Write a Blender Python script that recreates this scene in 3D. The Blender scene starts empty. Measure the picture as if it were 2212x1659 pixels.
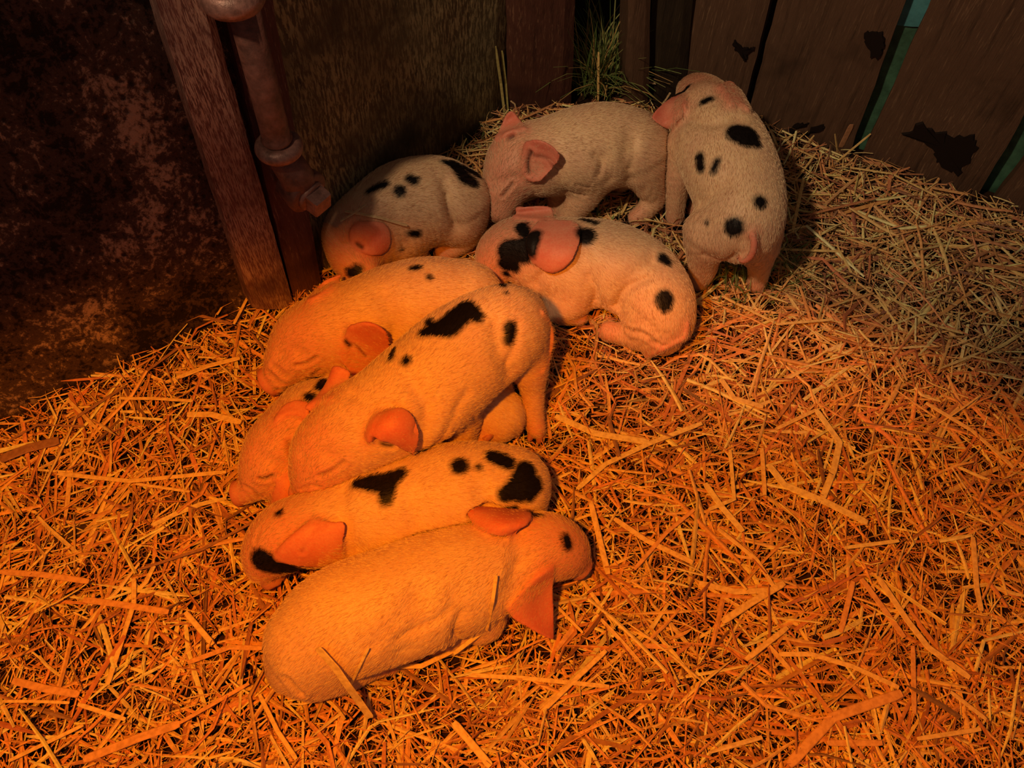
import bpy, math, time
import numpy as np
from mathutils import Vector, Matrix

# ------------------------------------------------------------------ camera
W, H_ = 2212.0, 1659.0
FPX = 1850.0
PITCH = math.radians(59.0)
ROLL = math.radians(1.8)
CAM = np.array([0.0, 0.0, 1.05])
_f = np.array([0, math.cos(PITCH), -math.sin(PITCH)])
_u0 = np.array([0, math.sin(PITCH), math.cos(PITCH)])
_r0 = np.array([1.0, 0, 0])
_r = _r0 * math.cos(ROLL) + _u0 * math.sin(ROLL)
_u = -_r0 * math.sin(ROLL) + _u0 * math.cos(ROLL)

sc = bpy.context.scene
COL = sc.collection
camd = bpy.data.cameras.new('camera')
camd.sensor_width = 36.0
camd.lens = FPX / W * 36.0
camd.clip_start = 0.02
cam = bpy.data.objects.new('camera', camd)
cam.matrix_world = Matrix(((_r[0], _u[0], -_f[0], CAM[0]), (_r[1], _u[1], -_f[1], CAM[1]),
                           (_r[2], _u[2], -_f[2], CAM[2]), (0, 0, 0, 1)))
COL.objects.link(cam)
sc.camera = cam

# ------------------------------------------------------------------ light
sc.view_settings.view_transform = 'Standard'
sc.view_settings.look = 'None'
sc.view_settings.gamma = 1.0
sc.view_settings.exposure = 0.0
sc.view_settings.use_curve_mapping = False
world = bpy.data.worlds.new('world')
sc.world = world
world.use_nodes = True
bg = world.node_tree.nodes['Background']
bg.inputs[0].default_value = (1.0, 0.70, 0.56, 1)
bg.inputs[1].default_value = 0.066


def spot(name, loc, target, power, color, size_deg, blend, radius):
    d = bpy.data.lights.new(name, 'SPOT')
    d.energy = power
    d.color = color
    d.spot_size = math.radians(size_deg)
    d.spot_blend = blend
    d.shadow_soft_size = radius
    o = bpy.data.objects.new(name, d)
    o.location = loc
    o.rotation_euler = (Vector(target) - Vector(loc)).to_track_quat('-Z', 'Y').to_euler()
    COL.objects.link(o)
    return o


# the red heat lamp over the nest, and the weak warm lamp of the barn behind it
spot('heat_lamp', (-0.20, 0.0, 1.20), (-0.10, -0.20, 0.0), 64.0, (1.0, 0.255, 0.004), 94, 0.16, 0.03)
spot('barn_lamp', (-0.62, 0.15, 1.60), (0.40, 1.25, 0.15), 56.0, (1.0, 0.66, 0.38), 44, 0.8, 0.04)

# ------------------------------------------------------------------ pixel helpers


def ray(px, py):
    d = _f * FPX + _r * (px - W / 2) + _u * (H_ / 2 - py)
    return d / np.linalg.norm(d)


def on_z(px, py, z=0.0):
    d = ray(px, py)
    return CAM + d * ((z - CAM[2]) / d[2])


def px_size(p):
    """metres per pixel at world point p"""
    return float(np.dot(np.asarray(p) - CAM, _f)) / FPX


class Plane:
    """vertical plane through two floor points"""

    def __init__(self, a, b, shift=0.0):
        self.a = on_z(*a)
        b = on_z(*b)
        t = b - self.a
        self.t = t / np.linalg.norm(t)
        n = np.array([self.t[1], -self.t[0], 0.0])
        if np.dot(n, CAM - self.a) < 0:
            n = -n
        self.n = n
        self.a = self.a + n * shift

    def at(self, px, py):
        d = ray(px, py)
        s = np.dot(self.a - CAM, self.n) / np.dot(d, self.n)
        return CAM + d * s

    def dist(self, x, y):
        return (x - self.a[0]) * self.n[0] + (y - self.a[1]) * self.n[1]


PL_LEFT = Plane((0, 935), (600, 655))
PL_POST = Plane((0, 935), (600, 655), 0.035)
PL_BACK = Plane((690, 600), (1080, 262))
PL_MID = Plane((1100, 262), (1480, 240))
PL_FENCE = Plane((1480, 240), (2212, 485))

# ------------------------------------------------------------------ noise (for shapes)
_rng0 = np.random.default_rng(11)
_NG = _rng0.random((64, 64))


def vnoise(x, y):
    x = np.asarray(x) % 64
    y = np.asarray(y) % 64
    xi = np.floor(x).astype(int) % 64
    yi = np.floor(y).astype(int) % 64
    fx = x - np.floor(x)
    fy = y - np.floor(y)
    fx = fx * fx * (3 - 2 * fx)
    fy = fy * fy * (3 - 2 * fy)
    x1 = (xi + 1) % 64
    y1 = (yi + 1) % 64
    return (_NG[xi, yi] * (1 - fx) + _NG[x1, yi] * fx) * (1 - fy) + (_NG[xi, y1] * (1 - fx) + _NG[x1, y1] * fx) * fy


NEST = []   # (x, y, r): where piglets lie, the bedding is pressed flat there


def ground(x, y):
    x = np.asarray(x, float)
    y = np.asarray(y, float)
    h = 0.012 * vnoise(x * 7 + 3, y * 7 + 9) + 0.006 * vnoise(x * 19 + 3, y * 19 + 5)
    dl = np.minimum(PL_LEFT.dist(x, y), PL_FENCE.dist(x, y))
    h = h + 0.022 * np.exp(-np.clip(dl, 0, 1) / 0.07)
    m = np.ones_like(h)
    for (a, b, r) in NEST:
        d = np.sqrt((x - a) ** 2 + (y - b) ** 2)
        m = np.minimum(m, np.clip((d - r * 0.85) / 0.05, 0, 1))
    return (h + 0.004) * m - 0.004


# ------------------------------------------------------------------ tagging / mesh helpers


def tag(o, label=None, cat=None, group=None, kind=None):
    if label:
        o['label'] = label
    if cat:
        o['category'] = cat
    if group:
        o['group'] = group
    if kind:
        o['kind'] = kind
    return o


def empty(name, loc, label, cat, group=None):
    o = bpy.data.objects.new(name, None)
    o.empty_display_size = 0.03
    o.location = loc
    COL.objects.link(o)
    return tag(o, label, cat, group)


def link_mesh(name, verts, faces, mat=None, parent=None, smooth=False):
    me = bpy.data.meshes.new(name)
    verts = np.asarray(verts, float)
    if parent is not None:
        verts = verts - np.array(parent.location)
    me.from_pydata(verts.tolist(), [], [tuple(int(i) for i in f) for f in faces])
    me.update()
    o = bpy.data.objects.new(name, me)
    COL.objects.link(o)
    if mat:
        me.materials.append(mat)
    if smooth:
        me.shade_smooth()
    if parent is not None:
        o.parent = parent
    return o


def big_mesh(name, V, Q, mat, smooth=True, attrs=None, parent=None):
    """quads through foreach_set"""
    me = bpy.data.meshes.new(name)
    V = np.asarray(V, np.float32)
    if parent is not None:
        V = V - np.array(parent.location, np.float32)
    Q = np.asarray(Q, np.int32)
    me.vertices.add(len(V))
    me.vertices.foreach_set('co', V.ravel())
    me.loops.add(Q.size)
    me.loops.foreach_set('vertex_index', Q.ravel())
    me.polygons.add(len(Q))
    me.polygons.foreach_set('loop_start', np.arange(0, Q.size, Q.shape[1], dtype=np.int32))
    me.polygons.foreach_set('use_smooth', np.full(len(Q), smooth))
    me.update(calc_edges=True)
    for k, (dt, arr) in (attrs or {}).items():
        a = me.attributes.new(k, dt, 'POINT')
        if dt == 'FLOAT':
            a.data.foreach_set('value', np.asarray(arr, np.float32).ravel())
        else:
            a.data.foreach_set('color', np.asarray(arr, np.float32).ravel())
    me.materials.append(mat)
    o = bpy.data.objects.new(name, me)
    COL.objects.link(o)
    if parent is not None:
        o.parent = parent
    return o


# ------------------------------------------------------------------ materials
class NT:
    def __init__(self, name):
        self.m = bpy.data.materials.new(name)
        self.m.use_nodes = True
        self.nt = self.m.node_tree
        self.bsdf = self.nt.nodes['Principled BSDF']

    def n(self, t, **kw):
        x = self.nt.nodes.new(t)
        for k, v in kw.items():
            if k in x.inputs:
                x.inputs[k].default_value = v
            else:
                setattr(x, k, v)
        return x

    def l(self, a, b):
        self.nt.links.new(a, b)

    def coords(self, scale=(1, 1, 1), kind='Object', rot=(0, 0, 0)):
        tc = self.n('ShaderNodeTexCoord')
        mp = self.n('ShaderNodeMapping')
        mp.inputs['Scale'].default_value = scale
        mp.inputs['Rotation'].default_value = rot
        self.l(tc.outputs[kind], mp.inputs[0])
        return mp.outputs[0]

    def noise(self, vec, scale, detail=4, rough=0.6, dist=0.0):
        x = self.n('ShaderNodeTexNoise')
        x.inputs['Scale'].default_value = scale
        x.inputs['Detail'].default_value = detail
        x.inputs['Roughness'].default_value = rough
        x.inputs['Distortion'].default_value = dist
        if vec is not None:
            self.l(vec, x.inputs['Vector'])
        return x.outputs[0]

    def ramp(self, fac, stops, interp='LINEAR'):
        x = self.n('ShaderNodeValToRGB')
        cr = x.color_ramp
        cr.interpolation = interp
        while len(cr.elements) < len(stops):
            cr.elements.new(0.5)
        for e, (p, c) in zip(cr.elements, stops):
            e.position = p
            e.color = (c[0], c[1], c[2], 1) if not isinstance(c, float) else (c, c, c, 1)
        self.l(fac, x.inputs[0])
        return x.outputs[0]

    def mix(self, fac, a, b, mode='MIX'):
        x = self.n('ShaderNodeMix', data_type='RGBA', blend_type=mode)
        for s, v in ((0, fac), (6, a), (7, b)):
            if isinstance(v, (int, float)):
                x.inputs[s].default_value = v
            elif isinstance(v, tuple):
                x.inputs[s].default_value = (v[0], v[1], v[2], 1)
            else:
                self.l(v, x.inputs[s])
        return x.outputs[2]

    def math(self, op, a, b=0.0, clamp=False):
        x = self.n('ShaderNodeMath', operation=op)
        x.use_clamp = clamp
        for i, v in enumerate((a, b)):
            if isinstance(v, (int, float)):
                x.inputs[i].default_value = v
            else:
                self.l(v, x.inputs[i])
        return x.outputs[0]

    def attr(self, name, out='Fac'):
        x = self.n('ShaderNodeAttribute', attribute_name=name)
        return x.outputs[out]

    def bump(self, height, strength=0.5, dist=0.01):
        x = self.n('ShaderNodeBump')
        x.inputs['Strength'].default_value = strength
        x.inputs['Distance'].default_value = dist
        self.l(height, x.inputs['Height'])
        self.l(x.outputs[0], self.bsdf.inputs['Normal'])

    def done(self, color, rough=0.7, spec=0.3):
        if isinstance(color, tuple):
            self.bsdf.inputs['Base Color'].default_value = (*color, 1)
        else:
            self.l(color, self.bsdf.inputs['Base Color'])
        if isinstance(rough, float):
            self.bsdf.inputs['Roughness'].default_value = rough
        else:
            self.l(rough, self.bsdf.inputs['Roughness'])
        self.bsdf.inputs['Specular IOR Level'].default_value = spec
        return self.m


def mat_wood(name, dark, mid, pale, pale_at=0.62, grain=(26, 26, 3.0), rot=(0, 0, 0), bump=0.6, blotch=0.5, spec=0.2, rough=0.75):
    t = NT(name)
    v = t.coords(grain, rot=rot)
    g = t.noise(v, 3.0, 8, 0.72, 0.3)
    fine = t.noise(t.coords((grain[0] * 4, grain[1] * 4, grain[2] * 3), rot=rot), 3.0, 6, 0.7)
    b = t.noise(t.coords((1, 1, 1)), 7.0, 4, 0.6)
    c = t.ramp(g, [(0.25, dark), (0.48, mid), (0.75, mid)])
    blo = t.ramp(b, [(0.38, 0.0), (0.62, 1.0)])
    pf = t.math('MULTIPLY', t.ramp(fine, [(pale_at - 0.08, 0.0), (pale_at, 1.0)]), t.math('ADD', t.math('MULTIPLY', blo, 1 - blotch), blotch))
    c = t.mix(pf, c, pale)
    c = t.mix(t.math('MULTIPLY', t.ramp(b, [(0.3, 1.0), (0.42, 0.0)]), 0.6), c, dark)
    t.bump(t.math('ADD', g, t.math('MULTIPLY', fine, 0.6)), bump, 0.006)
    return t.done(c, rough, spec)


def mat_mottled(name, dark, mid, pale, scale=1.0):
    t = NT(name)
    o = t.coords((1, 1, 0.75))
    a = t.noise(o, 28 * scale, 8, 0.75, 0.6)
    b = t.noise(o, 5.0 * scale, 3, 0.55)
    c2 = t.noise(o, 95 * scale, 5, 0.7)
    k = t.math('ADD', t.math('MULTIPLY', a, 0.6), t.math('MULTIPLY', c2, 0.4))
    k = t.math('ADD', k, t.math('MULTIPLY', t.math('SUBTRACT', b, 0.5), 0.45))
    c = t.ramp(k, [(0.42, dark), (0.48, mid), (0.53, mid), (0.62, pale)])
    vo = t.n('ShaderNodeTexVoronoi')
    vo.inputs['Scale'].default_value = 34 * scale
    t.l(o, vo.inputs['Vector'])
    pits = t.ramp(vo.outputs[0], [(0.10, 1.0), (0.22, 0.0)])
    c = t.mix(t.math('MULTIPLY', pits, 0.8), c, dark)
    t.bump(t.math('SUBTRACT', k, t.math('MULTIPLY', pits, 0.3)), 0.7, 0.01)
    return t.done(c, 0.85, 0.15)


M = {}
M['wall_left'] = mat_mottled('weathered_board', (0.018, 0.012, 0.011), (0.085, 0.054, 0.045), (0.52, 0.37, 0.30), 1.7)
M['wall_back'] = mat_wood('old_bark_board', (0.02, 0.017, 0.011), (0.13, 0.105, 0.058), (0.48, 0.42, 0.23), 0.55, (22, 22, 6), blotch=0.1)
M['post'] = mat_wood('painted_post', (0.08, 0.034, 0.032), (0.22, 0.10, 0.092), (0.75, 0.52, 0.43), 0.54, (60, 60, 7), blotch=0.35)
M['post_dark'] = mat_wood('dark_post', (0.05, 0.021, 0.020), (0.13, 0.058, 0.054), (0.4, 0.25, 0.19), 0.64, (40, 40, 5), blotch=0.2)
M['post_red'] = mat_wood('red_brown_post', (0.03, 0.012, 0.010), (0.09, 0.036, 0.026), (0.24, 0.13, 0.08), 0.62, (30, 30, 5), blotch=0.2)
M['plank'] = mat_wood('fence_wood', (0.04, 0.024, 0.017), (0.12, 0.070, 0.046), (0.25, 0.16, 0.10), 0.64, (34, 34, 2.6), blotch=0.3)
M['plank_dark'] = mat_wood('fence_wood_dark', (0.012, 0.010, 0.008), (0.04, 0.03, 0.02), (0.12, 0.09, 0.05), 0.64, (34, 34, 2.6), blotch=0.3)  # darker fence wood; holds the shade of the post's second face
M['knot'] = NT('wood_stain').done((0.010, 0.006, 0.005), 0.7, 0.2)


def mat_plain(name, col, rough=0.6, spec=0.3, var=0.3, scale=30, metallic=0.0, bump=0.3):
    t = NT(name)
    n = t.noise(t.coords(), scale, 5, 0.65)
    c = t.mix(t.ramp(n, [(0.35, 0.0), (0.65, 1.0)]), tuple(x * (1 - var) for x in col), tuple(min(1, x * (1 + var)) for x in col))
    t.bump(n, bump, 0.003)
    t.bsdf.inputs['Metallic'].default_value = metallic
    return t.done(c, rough, spec)


M['green'] = mat_plain('green_paint', (0.05, 0.14, 0.095), 0.5, 0.3, 0.35, 40)
M['blue'] = mat_plain('blue_paint', (0.07, 0.27, 0.33), 0.5, 0.3, 0.2, 40)
M['pipe'] = mat_plain('rusty_pipe', (0.16, 0.068, 0.055), 0.5, 0.5, 0.45, 60, 0.0, 0.5)
M['bolt'] = mat_plain('rusty_bolt', (0.27, 0.14, 0.12), 0.42, 0.6, 0.4, 90, 0.2, 0.4)
M['dirt'] = mat_plain('dark_bedding', (0.030, 0.016, 0.010), 0.95, 0.05, 0.6, 60)
M['timber'] = mat_wood('buried_timber', (0.02, 0.012, 0.010), (0.07, 0.04, 0.03), (0.16, 0.09, 0.06), 0.62, (6, 50, 50), blotch=0.3)


def mat_straw():
    t = NT('straw')
    a = t.n('ShaderNodeAttribute', attribute_name='tint')
    n = t.noise(t.coords((1, 1, 1)), 160, 3, 0.6)
    c = t.mix(t.math('MULTIPLY', t.ramp(n, [(0.35, 1.0), (0.6, 0.0)]), 0.35), a.outputs['Color'], (0.25, 0.13, 0.06), 'MULTIPLY')
    return t.done(c, 0.55, 0.25)


def mat_grass():
    t = NT('grass_blade')
    a = t.n('ShaderNodeAttribute', attribute_name='tint')
    return t.done(a.outputs['Color'], 0.5, 0.3)


M['straw'] = mat_straw()
M['grass'] = mat_grass()


def mat_skin():
    t = NT('piglet_skin')
    o = t.coords()
    sp = t.attr('spotfield')
    pk = t.attr('pink')
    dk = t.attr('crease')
    nz = t.noise(o, 170, 4, 0.7)
    n2 = t.noise(o, 22, 4, 0.6)
    fur = t.noise(o, 420, 3, 0.7)
    base = t.mix(t.ramp(n2, [(0.35, 0.0), (0.65, 1.0)]), (0.80, 0.56, 0.37), (0.88, 0.68, 0.42))
    n3 = t.noise(o, 55, 4, 0.7)
    pinkc = t.mix(t.ramp(n3, [(0.35, 0.0), (0.65, 1.0)]), (0.74, 0.20, 0.14), (0.78, 0.29, 0.20))
    c = t.mix(pk, base, pinkc)
    c = t.mix(t.math('MULTIPLY', t.ramp(fur, [(0.35, 1.0), (0.6, 0.0)]), 0.35), c, (0.8, 0.5, 0.4), 'MULTIPLY')
    e = t.math('ADD', sp, t.math('MULTIPLY', t.math('SUBTRACT', nz, 0.5), 0.007))
    m = t.ramp(t.math('ADD', t.math('MULTIPLY', e, 120.0), 0.5), [(0.0, 1.0), (1.0, 0.0)])
    c = t.mix(m, c, (0.006, 0.004, 0.004))
    c = t.mix(dk, c, (0.03, 0.01, 0.008))  # painted shade of the hollows, plus the snout's own darker tone
    t.bump(t.math('ADD', t.math('MULTIPLY', n2, 0.5), t.math('MULTIPLY', fur, 0.25)), 0.35, 0.004)
    t.bsdf.inputs['Subsurface Weight'].default_value = 0.12
    t.bsdf.inputs['Subsurface Radius'].default_value = (0.01, 0.004, 0.002)
    t.bsdf.inputs['Subsurface Scale'].default_value = 0.4
    return t.done(c, 0.5, 0.3)


def mat_fur():
    t = NT('piglet_fur')
    d = t.attr('dark')
    r = t.attr('tone')
    c = t.mix(r, (0.58, 0.34, 0.22), (0.98, 0.84, 0.56))
    c = t.mix(d, c, (0.006, 0.004, 0.004))
    return t.done(c, 0.6, 0.12)


M['skin'] = mat_skin()
M['fur'] = mat_fur()
M['hoof'] = mat_plain('hoof_horn', (0.50, 0.20, 0.15), 0.4, 0.4, 0.25, 90)

# ------------------------------------------------------------------ piglets: implicit bodies
VOX = 0.0024


def catmull(P, n=5):
    P = np.asarray(P, float)
    if len(P) < 3:
        return P
    Q = np.vstack([2 * P[0] - P[1], P, 2 * P[-1] - P[-2]])
    out = []
    for i in range(1, len(Q) - 2):
        for j in range(n):
            t = j / n
            a, b, c, d = Q[i - 1], Q[i], Q[i + 1], Q[i + 2]
            out.append(0.5 * ((2 * b) + (-a + c) * t + (2 * a - 5 * b + 4 * c - d) * t ** 2 + (-a + 3 * b - 3 * c + d) * t ** 3))
    out.append(P[-1])
    return np.array(out)


def px_chain(pts):
    out = []
    for (px, py, z, r) in pts:
        p = on_z(px, py, z)
        out.append([*p, r * px_size(p)])
    return np.array(out)


def smin(a, b, k):
    h = np.clip(0.5 + 0.5 * (b - a) / k, 0, 1)
    return b * (1 - h) + a * h - k * h * (1 - h)


def smax(a, b, k):
    return -smin(-a, -b, k)


def sd_chain(p, C):
    """p (N,3); C (M,4) tapered capsules, hard union (the chain is dense and smooth)"""
    best = np.full(len(p), 1e3, np.float32)
    for i in range(len(C) - 1):
        a, b = C[i, :3], C[i + 1, :3]
        ab = b - a
        L = float(ab @ ab) + 1e-12
        h = np.clip(((p - a) @ ab) / L, 0, 1)
        q = p - a - h[:, None] * ab
        d = np.sqrt(np.einsum('ij,ij->i', q, q)) - (C[i, 3] * (1 - h) + C[i + 1, 3] * h)
        best = np.minimum(best, d)
    return best


def sd_disc(p, c, ax, r, t):
    q = p - c
    h = q @ ax
    rad = np.sqrt(np.maximum(np.einsum('ij,ij->i', q, q) - h * h, 0))
    dx = rad - r
    dy = np.abs(h) - t
    return np.minimum(np.maximum(dx, dy), 0) + np.sqrt(np.maximum(dx, 0) ** 2 + np.maximum(dy, 0) ** 2) - 0.0025


class Piglet:
    def __init__(self, name, spec):
        self.s = spec
        self.name = name
        self.body = catmull(px_chain(spec['body']))
        self.head = catmull(px_chain(spec['head'])) if 'head' in spec else None
        self.limbs = [catmull(px_chain(l), 4) for l in spec.get('limbs', [])]
        self.kl = spec.get('kl', 0.015)
        self.ears = []
        self.disc = None
        if 'nose' in spec:
            (x, y, z, r), (x2, y2, z2) = spec['nose']
            a = on_z(x, y, z)
            b = on_z(x2, y2, z2)
            ax = (b - a) / np.linalg.norm(b - a)
            self.disc = (a, ax, r * px_size(a))
        self.floor = spec.get('floor', -0.004)
        self.carvers = []
        for e in spec.get('ears', []):
            self.ears.append(self.make_ear(e))
        if 'tail' in spec:
            T = []
            for (x, y, lift, r) in spec['tail']:
                p, _ = self.trace(x, y)
                p = p - ray(x, y) * lift
                p[2] = max(p[2], 0.005)
                T.append([*p, r * px_size(p) * 0.8])
            T = catmull(T, 10)
            self.ears.append((T[:, :3], T[:, 3]))

    def core(self, p, split=False):
        parts = []
        d = sd_chain(p, self.body)
        parts.append((d, 0.0))
        if self.head is not None:
            dh = sd_chain(p, self.head)
            parts.append((dh, 0.6))
            d = smin(d, dh, 0.020)
        for l in self.limbs:
            dl = sd_chain(p, l)
            parts.append((dl, 0.25))
            d = smin(d, dl, self.kl)
        if self.disc is not None:
            dd = sd_disc(p, self.disc[0], self.disc[1], self.disc[2], 0.002)
            parts.append((dd, 1.0))
            d = smin(d, dd, 0.006)
        return (d, parts) if split else d

    def trace(self, px, py, fn=None):
        fn = fn or self.core
        d = ray(px, py)
        t = 0.3
        bt, bd = t, 9.0
        for _ in range(90):
            v = float(fn((CAM + d * t)[None])[0])
            if v < bd:
                bd, bt = v, t
            if v < 0.0004:
                return CAM + d * t, True
            t += max(v * 0.9, 0.0005)
            if t > 2.6:
                break
        return CAM + d * bt, False

    def make_ear(self, e):
        """e: 3x3 of (px, py, lift) -> dense point cloud with radius"""
        C = np.zeros((3, 3, 3))
        for i in range(3):
            for j in range(3):
                px, py, lift = e['c'][i * 3 + j]
                p, hit = self.trace(px, py)
                d = ray(px, py)
                C[i, j] = p - d * lift
        n = 50
        u = np.linspace(0, 1, n)

        def lag(t):
            return np.stack([2 * (t - 0.5) * (t - 1), 4 * t * (1 - t), 2 * t * (t - 0.5)], 1)
        A = lag(u)
        S = np.einsum('ia,jb,abc->ijc', A, A, C)
        uu, vv = np.meshgrid(u, u, indexing='ij')
        # round the free corners a little
        keep = ~((uu > 0.75) & (((uu - 0.75) / 0.25) ** 2 + (np.abs(vv - 0.5) / 0.5) ** 6 > 1.35))
        rr = 0.0030 - 0.0007 * uu + 0.0012 * (uu < 0.12)
        return S[keep], rr[keep]

    def sdf(self, p, split=False, carve=True):
        d, parts = self.core(p, True)
        for (S, R) in self.ears:
            lo = S.min(0) - 0.012
            hi = S.max(0) + 0.012
            m = np.all((p > lo) & (p < hi), 1)
            de = np.full(len(p), 0.5, np.float32)
            if m.any():
                q = p[m].astype(np.float32)
                S32 = S.astype(np.float32)
                out = np.empty(len(q), np.float32)
                for i in range(0, len(q), 20000):
                    qq = q[i:i + 20000]
                    dd = np.sqrt(np.maximum((qq ** 2).sum(1)[:, None] + (S32 ** 2).sum(1)[None] - 2 * qq @ S32.T, 0)) - R[None].astype(np.float32)
                    out[i:i + 20000] = dd.min(1)
                de[m] = out
            parts.append((de, 1.0))
            d = smin(d, de, 0.005)
        if carve:
            d = smax(d, self.floor - p[:, 2], 0.004)
            for c in self.carvers:
                m = np.all((p > c.lo - 0.01) & (p < c.hi + 0.01), 1)
                if m.any():
                    dc = c.sdf(p[m])
                    d[m] = smax(d[m], -(dc - 0.0012), 0.003)
        return (d, parts) if split else d

    def bounds(self):
        cs = [self.body] + ([self.head] if self.head is not None else []) + self.limbs
        A = np.vstack(cs)
        lo = (A[:, :3] - A[:, 3:]).min(0)
        hi = (A[:, :3] + A[:, 3:]).max(0)
        for S, R in self.ears:
            lo = np.minimum(lo, S.min(0) - 0.006)
            hi = np.maximum(hi, S.max(0) + 0.006)
        lo[2] = max(lo[2], self.floor - 0.002)
        self.lo, self.hi = lo - 0.008, hi + 0.008

    def build(self):
        s = self.s
        vox = VOX
        n = np.ceil((self.hi - self.lo) / vox).astype(int) + 1
        xs = [self.lo[i] + vox * np.arange(n[i]) for i in range(3)]
        D = np.full(tuple(n), 1.0, np.float32)
        # coarse pass, then refine near the surface only
        st = 6
        cx = [x[::st] for x in xs]
        G = np.stack(np.meshgrid(*cx, indexing='ij'), -1).reshape(-1, 3)
        Dc = self.sdf(G).reshape([len(c) for c in cx])
        near = np.abs(Dc) < vox * st * 2.0
        Dr = np.repeat(np.repeat(np.repeat(Dc, st, 0), st, 1), st, 2)[:n[0], :n[1], :n[2]]
        # pad mask around
        nm = near.copy()
        for ax in range(3):
            nm = nm | np.roll(near, 1, ax) | np.roll(near, -1, ax)
            near = nm.copy()
        Mr = np.repeat(np.repeat(np.repeat(nm, st, 0), st, 1), st, 2)[:n[0], :n[1], :n[2]]
        D[:] = Dr
        idx = np.argwhere(Mr)
        P = self.lo + idx * vox
        out = np.empty(len(P), np.float32)
        for i in range(0, len(P), 400000):
            out[i:i + 400000] = self.sdf(P[i:i + 400000])
        D[Mr] = out
        D[0], D[-1], D[:, 0], D[:, -1], D[:, :, 0], D[:, :, -1] = (0.01,) * 6
        V, Q = surface_nets(D)
        V = self.lo + V * vox
        # drop loose crumbs
        V, Q = largest_island(V, Q)
        # normals
        N = vnormals(V, Q)
        # creases; dark draws the eye lines and paints shade into ear hollows
        crease = np.zeros(len(V))
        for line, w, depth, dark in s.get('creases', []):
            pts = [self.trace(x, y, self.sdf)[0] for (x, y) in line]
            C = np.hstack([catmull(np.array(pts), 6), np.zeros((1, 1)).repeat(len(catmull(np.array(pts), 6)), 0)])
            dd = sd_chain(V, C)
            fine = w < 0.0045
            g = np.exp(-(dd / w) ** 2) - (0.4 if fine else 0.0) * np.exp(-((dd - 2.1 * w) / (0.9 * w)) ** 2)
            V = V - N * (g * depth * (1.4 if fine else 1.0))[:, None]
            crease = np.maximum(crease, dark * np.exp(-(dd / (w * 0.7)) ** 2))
        # soft folds of the skin
        B = self.body[:, :3]
        arc = np.concatenate([[0], np.cumsum(np.linalg.norm(np.diff(B, axis=0), axis=1))])
        kk = np.concatenate([((V[a:a + 20000][:, None] - B[None]) ** 2).sum(2).argmin(1) for a in range(0, len(V), 20000)])
        tb = np.gradient(B, axis=0)
        tb /= np.linalg.norm(tb, axis=1)[:, None]
        sarc = arc[kk] + ((V - B[kk]) * tb[kk]).sum(1)
        n1 = vnoise(V[:, 0] * 26 + 5, V[:, 1] * 26 + V[:, 2] * 30 + 9)
        n2 = vnoise(V[:, 0] * 15 + 25, V[:, 2] * 22 + V[:, 1] * 11 + 3)
        low = np.clip(0.75 - N[:, 2], 0, 1) * np.clip((n2 - 0.3) * 2.2, 0, 1)
        V = V + N * (0.0006 * low * np.sin(2 * math.pi * sarc / 0.012 + n1 * 9))[:, None]
        V = V + N * (0.0022 * (n2 - 0.5))[:, None]
        for line, w, depth in VALLEYS.get(self.key, []):
            C = catmull(np.array([self.trace(x, y)[0] for (x, y) in line]), 6)
            dd = sd_chain(V, np.hstack([C, np.zeros((len(C), 1))]))
            V = V - N * (np.exp(-(dd / w) ** 2) * depth)[:, None]
        N = vnormals(V, Q)
        d, parts = self.core_parts(V)
        wts = np.stack([np.exp(-np.clip(x, -0.03, 0.2) / 0.006) for x, _ in parts], 1)
        pk = (wts * np.array([q for _, q in parts])[None]).sum(1) / wts.sum(1)
        # feet and snout pinker
        for l in self.limbs:
            e = l[-1]
            dd = np.linalg.norm(V - e[:3], axis=1)
            pk = np.maximum(pk, 0.75 * np.exp(-(dd / 0.026) ** 2))
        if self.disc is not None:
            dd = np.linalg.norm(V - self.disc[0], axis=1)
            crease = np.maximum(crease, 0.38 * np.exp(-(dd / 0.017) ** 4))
        if self.head is not None:
            e = self.head[-1]
            dd = np.linalg.norm(V - e[:3], axis=1)
            pk = np.maximum(pk, 0.85 * np.exp(-(dd / 0.03) ** 2))
        # spots
        sf = np.full(len(V), 0.1)
        self.spotc = []
        for sp in s.get('spots', []):
            C = []
            for (x, y, r) in sp:
                p, _ = self.trace(x, y, self.sdf)
                C.append([*p, (r * 1.12 + 1.5) * px_size(p)])
            if len(C) == 1:
                C.append([C[0][0] + 1e-4, *C[0][1:]])
            C = np.array(C)
            self.spotc.append(C)
            sf = np.minimum(sf, sd_chain(V, C))
        root = empty(self.name, tuple(np.array([*self.body[len(self.body) // 2][:2], 0.0])), s['label'], 'piglet', 'litter of piglets')
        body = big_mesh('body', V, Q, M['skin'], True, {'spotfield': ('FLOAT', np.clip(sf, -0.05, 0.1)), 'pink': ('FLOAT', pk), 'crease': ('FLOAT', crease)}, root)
        self.fur(root, V, Q, N, sf, pk, crease)
        for hf in s.get('hooves', []):
            make_hoof(root, *hf)
        return root

    def core_parts(self, V):
        return self.sdf(V, True, False)

    def spine(self, V):
        B = self.body[:, :3]
        if self.head is not None:
            # tail -> nose order: the body chain starts at the rump
            B = np.vstack([B, self.head[:, :3]])
        t = np.gradient(B, axis=0)
        t /= np.linalg.norm(t, axis=1)[:, None] + 1e-9
        d = ((V[:, None, :] - B[None]) ** 2).sum(2) if len(V) * len(B) < 2e7 else None
        if d is None:
            i = np.concatenate([((V[k:k + 20000][:, None] - B[None]) ** 2).sum(2).argmin(1) for k in range(0, len(V), 20000)])
        else:
            i = d.argmin(1)
        return B[i], t[i]

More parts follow.
